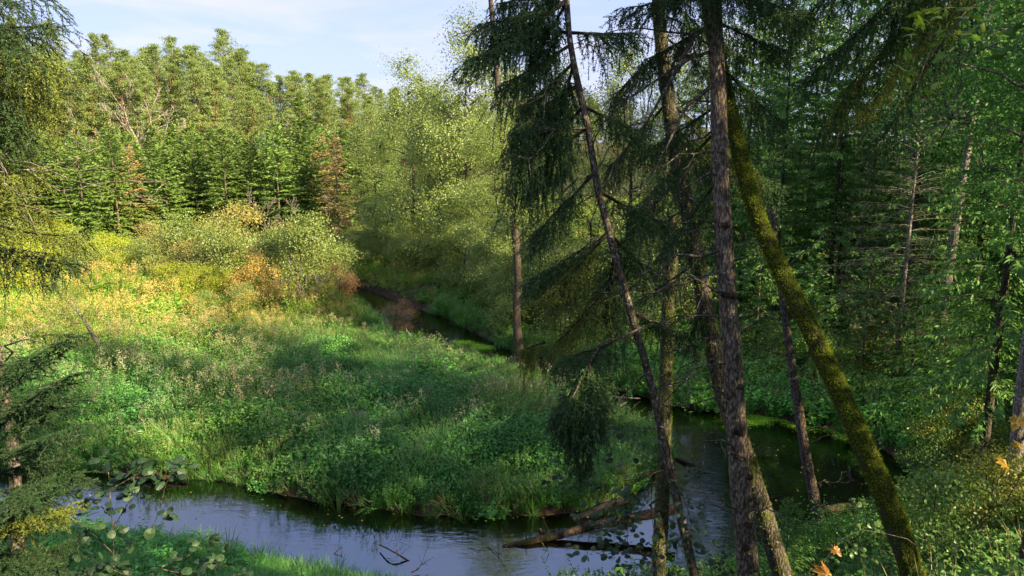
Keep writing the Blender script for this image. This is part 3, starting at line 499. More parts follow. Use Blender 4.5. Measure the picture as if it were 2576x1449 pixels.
def scatter(name, label, cat, pts, kinds, probs, scl, dry, tint, seed, lean=.12):
    """One uncountable mass of plants: points carrying rotation, size and hue, and a clump of geometry on each."""
    r = np.random.default_rng(seed); n = len(pts); obs = [o for k in kinds for o in proto(k)]; per = 2
    cum = np.cumsum(probs, 1); cum /= cum[:, -1:]; ki = np.minimum((r.uniform(0, 1, (n, 1)) > cum).sum(1), len(kinds) - 1); vid = ki * per + r.integers(0, per, n)
    me = bpy.data.meshes.new(name); me.vertices.add(n); me.vertices.foreach_set('co', pts.astype(np.float32).ravel())
    def attr(nm, ty, key, arr): a = me.attributes.new(nm, ty, 'POINT'); a.data.foreach_set(key, arr)
    rot = np.c_[r.normal(size=(n, 2)) * lean, r.uniform(0, 6.28, n)]
    attr('rot', 'FLOAT_VECTOR', 'vector', rot.astype(np.float32).ravel()); attr('scl', 'FLOAT', 'value', np.asarray(scl, np.float32)); attr('vid', 'INT', 'value', vid.astype(np.int32))
    attr('dry', 'FLOAT', 'value', np.clip(dry, 0, 1).astype(np.float32)); attr('tint', 'FLOAT', 'value', np.clip(tint, 0, 1).astype(np.float32))
    o = part(name, me); tag(o, label, cat, kind='stuff')
    ng = bpy.data.node_groups.new(name, 'GeometryNodeTree'); ng.interface.new_socket('Geometry', in_out='INPUT', socket_type='NodeSocketGeometry'); ng.interface.new_socket('Geometry', in_out='OUTPUT', socket_type='NodeSocketGeometry')
    Nn, Ll = ng.nodes, ng.links; gi = Nn.new('NodeGroupInput'); go = Nn.new('NodeGroupOutput'); jn = Nn.new('GeometryNodeJoinGeometry')
    def na(nm, ty): a = Nn.new('GeometryNodeInputNamedAttribute'); a.data_type = ty; a.inputs[0].default_value = nm; return next(s for s in a.outputs if s.enabled and s.name == 'Attribute')
    av, ar, as_ = na('vid', 'INT'), na('rot', 'FLOAT_VECTOR'), na('scl', 'FLOAT'); e2r = Nn.new('FunctionNodeEulerToRotation'); Ll.new(ar, e2r.inputs[0])
    for i, ob in enumerate(obs):
        if not (vid == i).any(): continue
        oi = Nn.new('GeometryNodeObjectInfo'); oi.inputs['Object'].default_value = ob; oi.inputs['As Instance'].default_value = False
        cp = Nn.new('FunctionNodeCompare'); cp.data_type = 'INT'; cp.operation = 'EQUAL'; Ll.new(av, cp.inputs[2]); cp.inputs[3].default_value = i
        ip = Nn.new('GeometryNodeInstanceOnPoints'); Ll.new(gi.outputs[0], ip.inputs['Points']); Ll.new(cp.outputs[0], ip.inputs['Selection']); Ll.new(oi.outputs['Geometry'], ip.inputs['Instance'])
        Ll.new(e2r.outputs[0], ip.inputs['Rotation']); Ll.new(as_, ip.inputs['Scale']); Ll.new(ip.outputs[0], jn.inputs[0])
    Ll.new(jn.outputs[0], go.inputs[0]); md = o.modifiers.new('scatter', 'NODES'); md.node_group = ng
    return o
def jgrid(x0, x1, y0, y1, s, seed):
    r = np.random.default_rng(seed); gx, gy = np.meshgrid(np.arange(x0, x1, s), np.arange(y0, y1, s)); p = np.stack([gx.ravel(), gy.ravel()], 1); return p + r.uniform(-.55, .55, p.shape) * s
def inview(p, mrg=4): return (np.abs(p[:, 0]) < .70 * p[:, 1] + mrg)
def with_z(p, dz=0.0): return np.c_[p, hgt(p[:, 0], p[:, 1]) + dz]

# ------------------------------------------------------------------ far forest: pines on the hill
R = np.random.default_rng(11)
pines = [pine(20 + i, 17.5 + 1.5 * (i % 3), .14 + .07 * (i % 3)) for i in range(6)]
row = 0
for rowd in (1, 5, 9.5, 14, 19, 24.5, 31, 39):
    x = -112.0 - R.uniform(0, 3)
    while x < 42:
        y = float(forest_edge(x)) + rowd + R.uniform(-2.2, 2.2); xx = x + R.uniform(-1.5, 1.5)
        x += R.uniform(3.0, 5.2) * (1 if x < -20 else 2.2)
        if abs(xx) > .69 * y + 3: continue
        far = xx > -24; tr_, cr_ = pines[R.integers(0, 6)]
        lab = 'tall pine in the far forest, small behind the alders' if far else ('orange-trunked pine at the edge of the hilltop forest' if rowd < 4 else 'pine deep in the hilltop forest, only its crown in view')
        uu = 1288 + FPX * xx / y; mark = np.interp(uu, [0, 200, 330, 430, 540, 640, 730, 820, 900], range(9)); mk = ('behind the hanging spruce boughs', 'left of the bare dead tree', 'above the bare dead tree', 'above the round oak', 'just right of the round oak', 'above the bluish tree', 'left of the tall dark spruce', 'right of the tall dark spruce', 'at the right end by the alders')[int(round(float(mark)))]
        if not far: lab = ('orange-trunked pine at the hilltop forest edge, ' if rowd < 4 else 'pine inside the hilltop forest, ') + mk
        t = thing('pine_tree', lab, 'pine tree', (xx, y, hz(xx, y)), R.uniform(0, 6.28), (lambda a_, w_: (a_ * w_, a_ * w_, a_))(R.uniform(.72, 1.05) * (.92 if rowd < 12 else 1.0) * float(np.interp(xx, [-60, -25, 20], [1, .86, .9])), R.uniform(.9, 1.3)), 'pines far behind the alders' if far else 'pines on the hilltop', (R.normal() * .03, R.normal() * .03))
        part('trunk', tr_, t); part('crown', cr_, t)

# ------------------------------------------------------------------ the hill's other trees
def plant(name, label, cat, me, u, D, base=None, sc=1.0, rz=None, group=None, x=None, dz=0.0, tilt=(0, 0)):
    if x is None: x = (u - 1288) / FPX * D * (1.0 / math.cos(PITCH)) * .985
    z = hz(x, D) + dz if base is None else base
    t = thing(name, label, cat, (x, D, z), R.uniform(0, 6.28) if rz is None else rz, sc, group, tilt)
    part('trunk', me[0], t); part('crown', me[1], t); return t
oak = broadleaf(31, 11.5, 5.2, 1.5, 18, 260, 34, .30, M['oak_leaf'], M['alder_bark'], .3, .55)
plant('oak_tree', 'round leafy green oak beside the bare dead tree on the hill', 'oak', oak, 478, 104, sc=1.05)
plant('oak_tree', 'smaller yellow-green broadleaf tree right of the round oak', 'tree', oak, 590, 112, sc=.72)
rust = broadleaf(32, 7, 3.4, .6, 12, 150, 30, .26, M['rust_leaf'], M['alder_bark'], .14, .5)
plant('shrub', 'rusty orange shrub at the foot of the pines', 'shrub', rust, 585, 106, sc=.95)
blue = broadleaf(33, 10.5, 4.6, .8, 16, 240, 34, .26, M['blue_leaf'], M['alder_bark'], .2, .5)
plant('willow_tree', 'bluish grey-green bushy tree between oak and tall spruce', 'tree', blue, 685, 100)
bright = broadleaf(34, 12, 4.8, .8, 16, 240, 32, .30, M['bright_leaf'], M['alder_bark'], .22, .5)
plant('broadleaf_tree', 'fresh green broadleaf tree behind the tall dark spruce', 'tree', bright, 815, 112, sc=.95)
mid_spruce = conifer(36, 16, 3.0, 34, 9, 30, .5, .16, .28, M['far_spruce'], M['spruce_bark'])
plant('spruce_tree', 'tall dark spruce standing above the young plantation', 'spruce', mid_spruce, 770, 104, sc=1.02)
plant('spruce_tree', 'dark spruce half hidden left of the bare dead tree', 'spruce', mid_spruce, 205, 106, sc=.62)
for u, D, s, lab in ((300, 102, .8, 'green shrubby tree left of the bare dead tree'), (130, 98, .9, 'leafy tree behind the hanging spruce boughs'), (420, 100, .55, 'low leafy tree at the foot of the bare dead tree'), (640, 98, .5, 'low bush in front of the bluish tree'), (905, 120, .8, 'leafy tree at the right end of the hilltop pines'), (950, 105, .75, 'broad green tree behind the plantation by the alders')):
    plant('broadleaf_tree', lab, 'tree', (oak, blue, rust)[int(u) % 2], u, D, sc=s)

for i in range(26):
    u = -10 + 39 * i + R.uniform(-12, 12); x = (u - 1288) / FPX * 112; D = float(forest_edge(x)) - R.uniform(1, 7); q = D / 112
    me = (oak, blue, rust, bright)[(i * 7) % 4]; cn = ('yellow-green', 'blue-green', 'rusty', 'fresh green')[(i * 7) % 4]
    plant('edge_shrub', '%s shrub at the foot of the pine forest edge' % cn, 'shrub', me, 0, D, x=(u - 1288) / FPX * D, sc=R.uniform(.4, .62), group='%s shrubs along the pine forest edge' % cn)
# bare dead tree on the hill
def wood_thing(name, label, cat, loc, P, Rr, mat, k=5, group=None, partname='branch'):
    t = thing(name, label, cat, loc, group=group); return t
R2 = np.random.default_rng(5)
def dead_tree(label, u, D, stems, mat='grey_wood', name='dead_tree'):
    x = (u - 1288) / FPX * D; z = hz(x, D); t = thing(name, label, 'dead tree', (x, D, z))
    for i, (dx, dy, dz_, Ln, r0, dep) in enumerate(stems):
        P, Rr = bare_wood(R2, (0, 0, -.3), (dx, dy, dz_), Ln, r0, dep, (4, 7), .5, .10, .05, .034 * (D / 100) ** 1.5, .5)
        part('trunk' if i == 0 else 'limb', MB().add(*tubes(P, Rr, 5)).mesh('limb', [M[mat]], True), t)
    return t
dead_tree('bare grey dead tree with fanned limbs above the young spruces', 382, 97, [(.02, 0, 1, 15.5, .34, 3), (-.5, .1, 1, 12.5, .28, 3), (-.95, 0, .95, 11.5, .24, 3), (-1.3, -.2, .8, 10, .2, 3), (.25, .2, 1, 9.5, .2, 3), (-.8, -.3, .9, 8, .18, 3)], 'pale_wood')
dead_tree('small pale leafless tree standing among the rusty bushes', 660, 55, [(.05, 0, 1, 5.4, .05, 3), (-.25, .1, 1, 4.0, .03, 3)])
dead_tree('twisted pale leafless crown sticking out behind the bushes', 735, 58, [(.1, 0, 1, 6.0, .06, 3), (-.5, .1, 1, 5.6, .05, 3), (.6, 0, 1, 5.4, .04, 3)])
dead_tree('fan of dry grey branches at the foot of the green meadow tree', 785, 45.5, [(-.8, -.2, .75, 3.0, .035, 3), (-.35, -.3, .9, 2.8, .03, 3), (.1, -.3, .9, 2.6, .035, 3), (.5, -.2, .8, 2.2, .03, 3), (-.6, -.5, .35, 2.4, .03, 3)], 'grey_wood', 'dead_shrub')

# ------------------------------------------------------------------ young spruce plantation
young = [conifer(40 + i, 11.0, 3.3 + .25 * (i % 2), 28, 11, 34, .42, .13, .16 + .07 * (i % 3), M['far_spruce'], M['spruce_bark'], tip=M['far_spruce_tip'], hang=.2) for i in range(4)]
yb = conifer(47, 10.5, 2.7, 28, 9, 30, .36, .10, .22, M['brown_needles'], M['grey_wood'], stems=160)
front = [(-20, 62), (95, 64), (215, 65), (300, 69), (425, 72), (500, 76), (575, 74), (640, 77), (705, 76), (790, 79), (905, 84), (960, 88)]
ordn = ['first', 'second', 'third', 'fourth', 'fifth', 'sixth', 'seventh', 'eighth', 'ninth', 'tenth', 'eleventh', 'twelfth']
for i, (u, D) in enumerate(front):
    plant('young_spruce', '%s young spruce from the left in the front row of the plantation' % ordn[i], 'spruce', young[i % 4], u, D, sc=R.uniform(.92, 1.14), group='young spruces in the plantation')
ordn2 = ordn + ['thirteenth', 'fourteenth', 'fifteenth', 'sixteenth', 'seventeenth', 'eighteenth', 'nineteenth', 'twentieth']
for rw, (dd, n, h) in enumerate(((5, 19, 'second'), (10, 20, 'third'), (15, 20, 'fourth'), (20, 20, 'rear'))):
    for i in range(n):
        u = -40 + 1050 * (i + .5) / n + R.uniform(-20, 20); D = np.interp(u, [f[0] for f in front], [f[1] for f in front]) + dd + R.uniform(-1.2, 1.2)
        plant('young_spruce', '%s young spruce from the left in the %s row of the plantation' % (ordn2[i], h), 'spruce', young[R.integers(0, 4)], u, D, sc=R.uniform(.74, 1.06), group='young spruces in the plantation, %s row' % h)
plant('dead_spruce', 'rusty brown dead spruce between green ones at the left of the plantation', 'dead spruce', yb, 338, 71, sc=.93)
plant('dead_spruce', 'reddish brown dead spruce at the right end of the plantation', 'dead spruce', yb, 852, 76.5, sc=.98)
plant('dead_spruce', 'greyish brown thin dead spruce beside the reddish one', 'dead spruce', yb, 815, 82, sc=1.05)

# ------------------------------------------------------------------ alders by the far river bend
alder = [broadleaf(50 + i, 17, 4.7, 1.2, 30, 640, 54, .125, M['alder_leaf'], M['alder_bark'], .2, .42, shape=.8) for i in range(3)]
alow = [broadleaf(55 + i, 7, 3.2, .2, 18, 340, 48, .115, M['alder_leaf'], M['alder_bark'], .09, .36, stems=3) for i in range(2)]
for lab, me, u, D, s in (
    ('tall leafy alder left of the gap of sky, rounded top', alder[0], 1035, 63, .98), ('tallest alder, its thin top reaching up beside the hanging spruce', alder[1], 1185, 54, 1.06),
    ('alder between the two tall ones, crown lower', alder[2], 1105, 58, .86), ('alder just behind the hanging spruce curtain', alder[0], 1290, 60, .9),
    ('sunlit alder behind the thin leaning trunk', alder[1], 1420, 60, .92), ('alder seen between the two foreground spruce trunks', alder[2], 1580, 57, .98), ('alder at the left foot of the tall ones', alder[2], 945, 72, .78),
    ('far leafy tree behind the main trunk', alder[0], 1700, 54, .95)):
    plant('alder_tree', lab, 'alder', me, u, D, sc=s)
for lab, me, u, D, s in (
    ('low bushy alder on the far bank of the river bend', alow[0], 1165, 51.5, .9), ('bushy alder overhanging the river bend', alow[1], 1255, 46.5, .85), ('leafy shrub at the meadow edge under the alders', alow[0], 1040, 56, .62),
    ('low leafy alder shrub behind the mossy alder trunk', alow[1], 1330, 43, .95), ('small shrub in the shade left of the alders', alow[1], 925, 64, .5), ('bushy alder beyond the hanging lower bough', alow[0], 1430, 40, .85),
    ('dense leafy shrub behind the foreground trunks', alow[1], 1560, 40, .95), ('leafy shrub behind the main spruce trunk', alow[0], 1680, 38, .9), ('low shrub leaning over the narrow river', alow[0], 1285, 41.5, .6)):
    plant('alder_shrub', lab, 'shrub', me, u, D, sc=s)

# ------------------------------------------------------------------ bushes in the meadow
bush = {k: broadleaf(60 + i, 4.2, 2.6, .1, 16, 280, 46, .10, M[k], M['grey_green_twig'], .06, .30, stems=3) for i, k in enumerate(('rust_leaf', 'willow_leaf', 'lime_leaf', 'orange_leaf', 'red_leaf', 'alder_leaf'))}
for lab, k, u, D, s in (
    ('round rusty green rowan bush in front of the dark spruces', 'rust_leaf', 585, 55, 1.25), ('rusty bush beside the twisted pale leafless crown', 'rust_leaf', 745, 56, 1.1), ('grey-green willow bush left of the rowan', 'willow_leaf', 450, 53, 1.05),
    ('green upright meadow tree right of the orange bush', 'alder_leaf', 775, 47.5, 1.15), ('bright orange-tinted bush hung with turning vines', 'orange_leaf', 645, 45, .7), ('small red-brown bush at the end of the meadow', 'red_leaf', 846, 51, .5),
    ('olive willow bush behind the orange bush', 'willow_leaf', 560, 49, 1.0), ('green bush below the small pale leafless tree', 'alder_leaf', 690, 51, .9), ('lime green hop-covered bush left of centre', 'lime_leaf', 425, 46, .62),
    ('bright yellow-green bush at the left edge of the meadow', 'lime_leaf', 70, 47, .95), ('yellow hop-covered bush under the young spruces', 'lime_leaf', 265, 55, .8), ('willow bush at the foot of the big young spruce', 'willow_leaf', 345, 57, .8),
    ('yellowish bush between hop bush and left edge', 'willow_leaf', 175, 52, .8), ('lime vine-covered bush low in the sunny meadow', 'lime_leaf', 520, 47, .5), ('rusty low bush under the willow', 'rust_leaf', 480, 50, .7),
    ('willow bush right behind the meadow tree', 'willow_leaf', 820, 55, .85), ('green low bush at the sunny grass spit', 'alder_leaf', 900, 60, .55), ('hawthorn-like rusty bush behind the yellow bushes', 'rust_leaf', 390, 60, .85),
    ('yellow bush at the far left below the hanging bough', 'lime_leaf', 130, 60, .9), ('willow bush in the far left corner of the meadow', 'willow_leaf', 20, 55, 1.0), ('dark green bush in the shaded meadow', 'alder_leaf', 505, 43, .4), ('olive bush near the sunny meadow middle', 'willow_leaf', 600, 43, .45)):
    plant('bush', lab, 'bush', bush[k], u, D, sc=s * 1.08)
haw = broadleaf(70, 2.6, 1.7, .2, 12, 150, 26, .07, M['red_leaf'], M['dark_bark'], .05, .2, stems=2)
plant('hawthorn_bush', 'reddish hawthorn with berries leaning over the river bend', 'hawthorn', haw, 985, 42.2, base=.25, tilt=(0, .35), sc=.72)

# small leaning tree in the left meadow
def curved_trunk(name, pts, r0, r1, mat, r, k=9, n=26, jit=.06, base_flare=0):
    P = resample(np.array(pts), n); t = np.linspace(0, 1, n); rr = r0 + (r1 - r0) * t
    if base_flare: rr = rr * (1 + base_flare * np.exp(-t * 12))
    V, F = tube(P, rr, k, jit, r); return P, rr, MB().add(V, F).mesh(name, [mat], True)
x0 = at(265, 955, 34.5); z0 = hz(x0[0], 34.5)
t = thing('leaning_tree', 'small crooked grey tree leaning left in the meadow', 'tree', (x0[0], 34.5, z0))
pp = [(0, 0, -.2), (-.05, 0, .6), (-.5, .05, 1.4), (-.9, .1, 2.2), (-1.6, .2, 2.9)]
P, rr, me = curved_trunk('trunk', pp, .11, .04, M['grey_wood'], R2); part('trunk', me, t)
Ps, Rs = [], []
for i in range(9):
    q = R2.integers(9, 25); a, b_ = bare_wood(R2, P[q], (R2.normal() * .8 - .2, R2.normal() * .5, .7), R2.uniform(.8, 1.5), .022, 2, (2, 4), .7, .3, .1, .006); Ps.append(a); Rs.append(b_)
part('branches', MB().add(*tubes(np.concatenate(Ps), np.concatenate(Rs), 4)).mesh('branches', [M['grey_wood']], True), t)
tips = np.concatenate(Ps)[:, 3:].reshape(-1, 3); tips = np.repeat(tips, 12, 0) + R2.normal(size=(len(tips) * 12, 3)) * .16
part('crown', MB().add(*leaves(tips, runit(R2, len(tips)) + [0, 0, -.3], runit(R2, len(tips)) + [0, 0, .6], .075, .045)).mesh('crown', [M['willow_leaf']]), t)

# ------------------------------------------------------------------ meadow vegetation
def meadow():
    near = jgrid(-30, 9, 20, 41, .34, 1); far = jgrid(-52, 6, 41, 66, .52, 2); p = np.concatenate([near, far]); sd = riv_sd(p[:, 0], p[:, 1]); b_ = bnd_sd(p[:, 0], p[:, 1])
    inside = (p[:, 1] > 19.5) & (b_ < .5)
    p = p[(sd > .12) & inside & inview(p)]; x, y = p.T; sd = riv_sd(x, y)
    # keep only the land inside the river's loop and beyond it
    nA = fbm(x * .22, y * .22, 31); nB = fbm(x * .6, y * .6, 37); nC = fbm(x * .35 + 9, y * .35, 41)
    sunny = sstep(33, 46, y + .35 * (-x - 8)); dry = np.clip(.14 + .62 * sunny + .55 * (nA - .5) + .25 * (nB - .5), 0, 1)
    bank = sstep(2.2, .2, sd)
    pr = np.stack([1.5 * (nB < .56) - .6 * sunny - .5 * bank, .25 + 2.6 * (nC > .52) * (1 - bank) * (1 - .4 * sunny), .28 + .9 * bank + .45 * (nB > .58), .16 + .4 * sunny + .4 * bank + .9 * (fbm(x * .5 + 3, y * .5, 47) > .6), .04 + .38 * sunny + .18 * (nA > .6) + .14 * bank, .02 + .30 * bank, .12 + .2 * (nA > .5) + .1 * sunny - .15 * bank], 1).clip(.01)
    sc = (.45 + 1.15 * nC + .4 * (nB - .5)) * np.where(y > 41, 1.25, 1.0) * np.where(sd < .6, .75, 1) * np.where((y > 30) & (x > -13), .42 + .58 * sstep(.5, 6, sd), 1)
    scatter('meadow_herbs', 'dense nettles, brambles and tall grasses covering the meadow', 'herbs', with_z(p, -.04), ['herb', 'bramble', 'grass', 'tall_grass', 'straw', 'sedge', 'weed_stalk'], pr, sc, dry, .5 + 1.5 * (nB - .5) + .7 * (nC - .5), 3)
meadow()
def fringe():
    p = np.concatenate([jgrid(-26, 8, 19, 48, .2, 15), jgrid(-2, 16, 24, 40, .3, 16)]); sd = riv_sd(p[:, 0], p[:, 1]); ctr = np.interp(p[:, 0], RIV[:9, 0], RIV[:9, 1])
    p = p[(sd > -.05) & (sd < .75) & inview(p) & ((p[:, 1] > ctr) | (p[:, 0] > 4))]; x, y = p.T; nA = fbm(x * .5, y * .5, 91); sd = riv_sd(x, y); keep = R.uniform(0, 1, len(p)) < .6 + .4 * (nA > .42); p = p[keep]; nA = nA[keep]; x, y = p.T
    scatter('bank_grass', 'grass, sedge and herbs hanging over the muddy river banks', 'grass', np.c_[p, np.maximum(hgt(x, y), .02)], ['grass', 'sedge', 'straw', 'herb', 'lush'], np.stack([1 + 0 * x, .3 + .4 * (nA > .6), .12 + .25 * (nA < .4), .5 + 0 * x, .25 + .3 * (nA > .55)], 1), .55 + .6 * nA, .15 + .5 * (nA - .35), .5 + .9 * (nA - .5), 17, .35)
fringe()
def far_meadow():
    p = jgrid(-75, 45, 66, 125, 1.15, 4); p = p[inview(p, 3) & (bnd_sd(p[:, 0], p[:, 1]) < 2)]; x, y = p.T; nA = fbm(x * .1, y * .1, 31)
    scatter('far_grass', 'sunny rough grass between the plantation and the forest', 'grass', with_z(p, -.05), ['tall_grass', 'straw', 'bramble'], np.tile([1, .5, .6], (len(p), 1)), np.full(len(p), 1.7), .35 + .6 * nA, .5 + (nA - .5), 5)
    p = jgrid(-6, 24, 36, 62, .75, 44); p = p[(riv_sd(p[:, 0], p[:, 1]) > .2) & (bnd_sd(p[:, 0], p[:, 1]) < 1)]; x, y = p.T; nA = fbm(x * .3, y * .3, 31); o = p[:, 0] > -3
    scatter('alder_undergrowth', 'green undergrowth beneath the alders across the river', 'undergrowth', with_z(p, -.05), ['herb', 'lush', 'grass'], np.tile([1, .7, .6], (len(p), 1)), np.full(len(p), 1.25), .25 + .2 * nA, .45 + (nA - .5), 6)
far_meadow()
def banks():
    p = jgrid(-20, -3.0, 13.6, 20.2, .19, 7); sd = riv_sd(p[:, 0], p[:, 1]); p = p[(sd > .05) & inview(p, 3)]; p = p[p[:, 1] < 20.0]; p = p[bnd_sd(p[:, 0], p[:, 1]) > -8]
    p = p[p[:, 1] < 19.9 - .0 * p[:, 0]]; ctr = np.interp(p[:, 0], RIV[:9, 0], RIV[:9, 1]); p = p[p[:, 1] < ctr]; x, y = p.T; nA = fbm(x * .6, y * .6, 51)
    scatter('near_bank_grass', 'fresh green grass on the near river bank', 'grass', with_z(p, -.03), ['fine_grass', 'grass', 'lush'], np.stack([1.5 + 0 * x, .25 + .3 * (nA > .6), .12 + 0 * x], 1), .75 + .6 * nA, .12 + .1 * nA, .55 + .8 * (nA - .5), 8)
    p = jgrid(-6, 46, 1.5, 52, .42, 9); b_ = bnd_sd(p[:, 0], p[:, 1]); sd = riv_sd(p[:, 0], p[:, 1]); p = p[((b_ > -3) | ((p[:, 0] > 3.5) & (p[:, 1] > 27) & (p[:, 1] < 42))) & (sd > .05) & (p[:, 0] > .9 - .2 * (15 - p[:, 1])) & ((p[:, 1] < 24) | (p[:, 0] + p[:, 1] > 36.5)) & inview(p, 4)]
    ctr = (p[:, 0] > 4) | (p[:, 1] < 17); p = p[ctr]; d = np.hypot(p[:, 0], p[:, 1]); keep = (d > 4.5) & ((d < 26) | (R.uniform(0, 1, len(p)) < .6)); p = p[keep]; x, y = p.T; sd = riv_sd(x, y); b_ = bnd_sd(x, y)
    nA = fbm(x * .3, y * .3, 61); fresh = sstep(3.2, .6, sd) * (y > 24); ye = sstep(8, 14, x) * sstep(26, 14, y)
    pr = np.stack([.55 - .3 * fresh, .18 + 2.6 * fresh, .28 + .3 * (nA > .55), .9 - .6 * fresh, .05 + .1 * (nA > .6)], 1).clip(.02)
    scatter('slope_undergrowth', 'dim green undergrowth on the wooded slope round the pool', 'undergrowth', with_z(p, -.04), ['herb', 'lush', 'grass', 'bramble', 'straw'], pr, .75 + .6 * nA + .2 * fresh, .2 + .3 * (nA - .4) + .45 * ye + .08 * (1 - fresh), .42 + .7 * (nA - .5) + .35 * fresh, 10)
    q = []
    for (u, v, n, s) in ((1975, 1049, 14, .9), (2050, 1058, 16, .7), (2100, 1072, 16, .6), (1900, 1052, 9, .7), (1152, 863, 5, .22), (1205, 872, 9, .4), (2170, 1098, 10, .4)):
        d = ray(u, v); w_ = d * (-CAMZ / d[2]); q.append(np.c_[w_[0] + R.normal(size=n) * s, w_[1] + R.normal(size=n) * s * .55])
    q = np.concatenate(q); q = q[riv_sd(q[:, 0], q[:, 1]) < .3]
    scatter('duckweed', 'bright yellow-green floating weed along the pool and river edges', 'water weed', np.c_[q, np.full(len(q), .004)], ['duckweed'], np.ones((len(q), 1)), np.full(len(q), 1.0), np.full(len(q), .2), R.uniform(.3, .8, len(q)), 11, 0)
banks()

def floating():
    q = []
    for (u, v, n, su, sv) in ((1300, 1290, 26, 80, 10), (1250, 1300, 14, 60, 8), (900, 1300, 12, 120, 14), (650, 1260, 10, 80, 12), (1450, 1380, 10, 120, 20), (2100, 1200, 22, 150, 45), (1950, 1120, 14, 120, 30), (600, 1330, 9, 160, 25)):
        for _ in range(n): d = ray(u + R.normal() * su, v + R.normal() * sv); q.append((d * (-CAMZ / d[2]))[:2])
    q = np.array(q); q = q[riv_sd(q[:, 0], q[:, 1]) < -.1]; n = len(q); a = R.uniform(0, 6.28, n)
    o = part('floating_leaves', MB().add(*leaves(np.c_[q, np.full(n, .012)], np.stack([np.cos(a), np.sin(a), .03 + 0 * a], 1), np.tile([0, 0, 1.0], (n, 1)) + .1 * runit(R, n), R.uniform(.05, .10, n), R.uniform(.035, .06, n), .05)).mesh('floating_leaves', [M['orange_leaf']])); tag(o, 'yellow fallen leaves drifting on the water', 'leaves', kind='stuff')
floating()
# ------------------------------------------------------------------ wooded slope on the right
wood_spruce = [conifer(80 + i, 22, 3.6, 46, 9, 46, .34, .085, .34, M['dim_spruce'], M['dark_bark'], z0=.14, hang=.75, power=.7, r0=.17, stems=120) for i in range(2)]
low_spruce = [conifer(84 + i, 6.5, 1.9, 26, 8, 30, .26, .06, .30, M['dim_spruce'], M['spruce_bark'], z0=.05, hang=.5, stems=90) for i in range(2)]
wood_leaf = [broadleaf(86 + i, 15, 4.6, 2.0, 26, 560, 60, .105, M['dim_leaf'], M['alder_bark'], .18, .5) for i in range(2)]
under = [broadleaf(90 + i, 3.0, 1.9, .1, 11, 150, 34, .10, M[('under_leaf', 'yellow_under_leaf', 'dim_leaf')[i]], M['grey_green_twig'], .04, .3, stems=3) for i in range(3)]
high_leaf = [broadleaf(96 + i, 19, 4.4, 8.8, 22, 480, 58, .105, M['dim_leaf'], M['pale_slope_bark'], .2, .5) for i in range(2)]
for lab, me, u, D, s in (
    ('slope spruce standing right of the pale broadleaf trunk', wood_spruce[0], 2470, 33, .95), ('shaded spruce left of the pale broadleaf trunk', wood_spruce[1], 2300, 35, .80), ('thin far spruce beside the pale broadleaf trunk', wood_spruce[0], 2352, 39, .75),
    ('big dark spruce filling the right edge of the picture', wood_spruce[1], 2545, 22, .85), ('spruce trunk standing behind the leaning mossy trunk', wood_spruce[1], 2098, 37, .9), ('spruce behind the pool bank, nearest the main trunk', wood_spruce[0], 1960, 38, .85),
    ('shaded spruce in the second rank behind the pool', wood_spruce[1], 2030, 44, .95), ('spruce high on the slope behind the pale trunks', wood_spruce[0], 2230, 42, 1.0), ('spruce in the dark at the upper right of the slope', wood_spruce[1], 2440, 42, 1.0),
    ('tall spruce closing the gap behind the mossy trunk', wood_spruce[0], 2000, 52, 1.1), ('tall spruce at the back of the slope, upper middle right', wood_spruce[1], 2130, 54, 1.1), ('tall dark spruce at the back behind the pale trunks', wood_spruce[0], 2280, 55, 1.1), ('tall spruce far back at the upper right', wood_spruce[1], 2410, 54, 1.1), ('tall spruce far back at the right edge', wood_spruce[0], 2530, 50, 1.1), ('dim spruce at the back just right of the main trunk', wood_spruce[1], 1905, 54, 1.05),
    ('spruce glimpsed between main trunk and mossy trunk', wood_spruce[0], 1870, 43, .95), ('far dim spruce left of the main trunk', wood_spruce[1], 1765, 46, .85)):
    plant('spruce_tree', lab, 'spruce', me, u, D, sc=s)
for lab, me, u, D, s in (
    ('dark green broadleaf tree with a pale trunk at the upper right', high_leaf[0], 2392, 30, 1.15), ('broadleaf tree beside the big dark spruce at the right edge', high_leaf[1], 2640, 17, .85), ('leafy tree in the shade behind the leaning mossy trunk', wood_leaf[1], 2120, 40, .85),
    ('leafy tree at the far end of the pool', wood_leaf[0], 1900, 48, .95), ('leafy tree high between the slope spruces', wood_leaf[0], 2330, 48, 1.0), ('leafy tree behind the spruce at far right', wood_leaf[1], 2560, 34, 1.0)):
    plant('broadleaf_tree', lab, 'tree', me, u, D, sc=s)
for lab, me, u, D, s in (
    ('low drooping spruce at the pool corner', low_spruce[0], 2200, 30.5, .85), ('low spruce under the pale trunks', low_spruce[1], 2330, 29, .8), ('small spruce behind the fresh pool bank', low_spruce[0], 1920, 35, .9), ('small dark spruce on the far pool bank', low_spruce[1], 2060, 33, .8), ('young spruce low on the right slope', low_spruce[1], 2480, 26, .95),
    ('young spruce with drooping sprays under the leaning mossy trunk', low_spruce[0], 2040, 14.5, .42)):
    plant('spruce_sapling', lab, 'spruce', me, u, D, sc=s)
M['dry_spray'] = leafmat('dry_spray', [(.10, .095, .06), (.15, .135, .085), (.06, .10, .04), (.05, .09, .035)], .2, 0, .2)
dry_spruce = conifer(88, 17, 3.4, 30, 9, 22, .34, .045, .36, M['dry_spray'], M['pale_slope_bark'], z0=.16, hang=.7, power=.6, r0=.15, stems=260)
for lab, u, D, s in (('pale-trunked spruce with dry grey-brown lower branches on the slope', 2288, 30, .8)  , ('spruce with a few dry brownish sprays behind the mossy trunk', 2170, 36, .62)):
    plant('spruce_tree', lab, 'spruce', dry_spruce, u, D, sc=s)
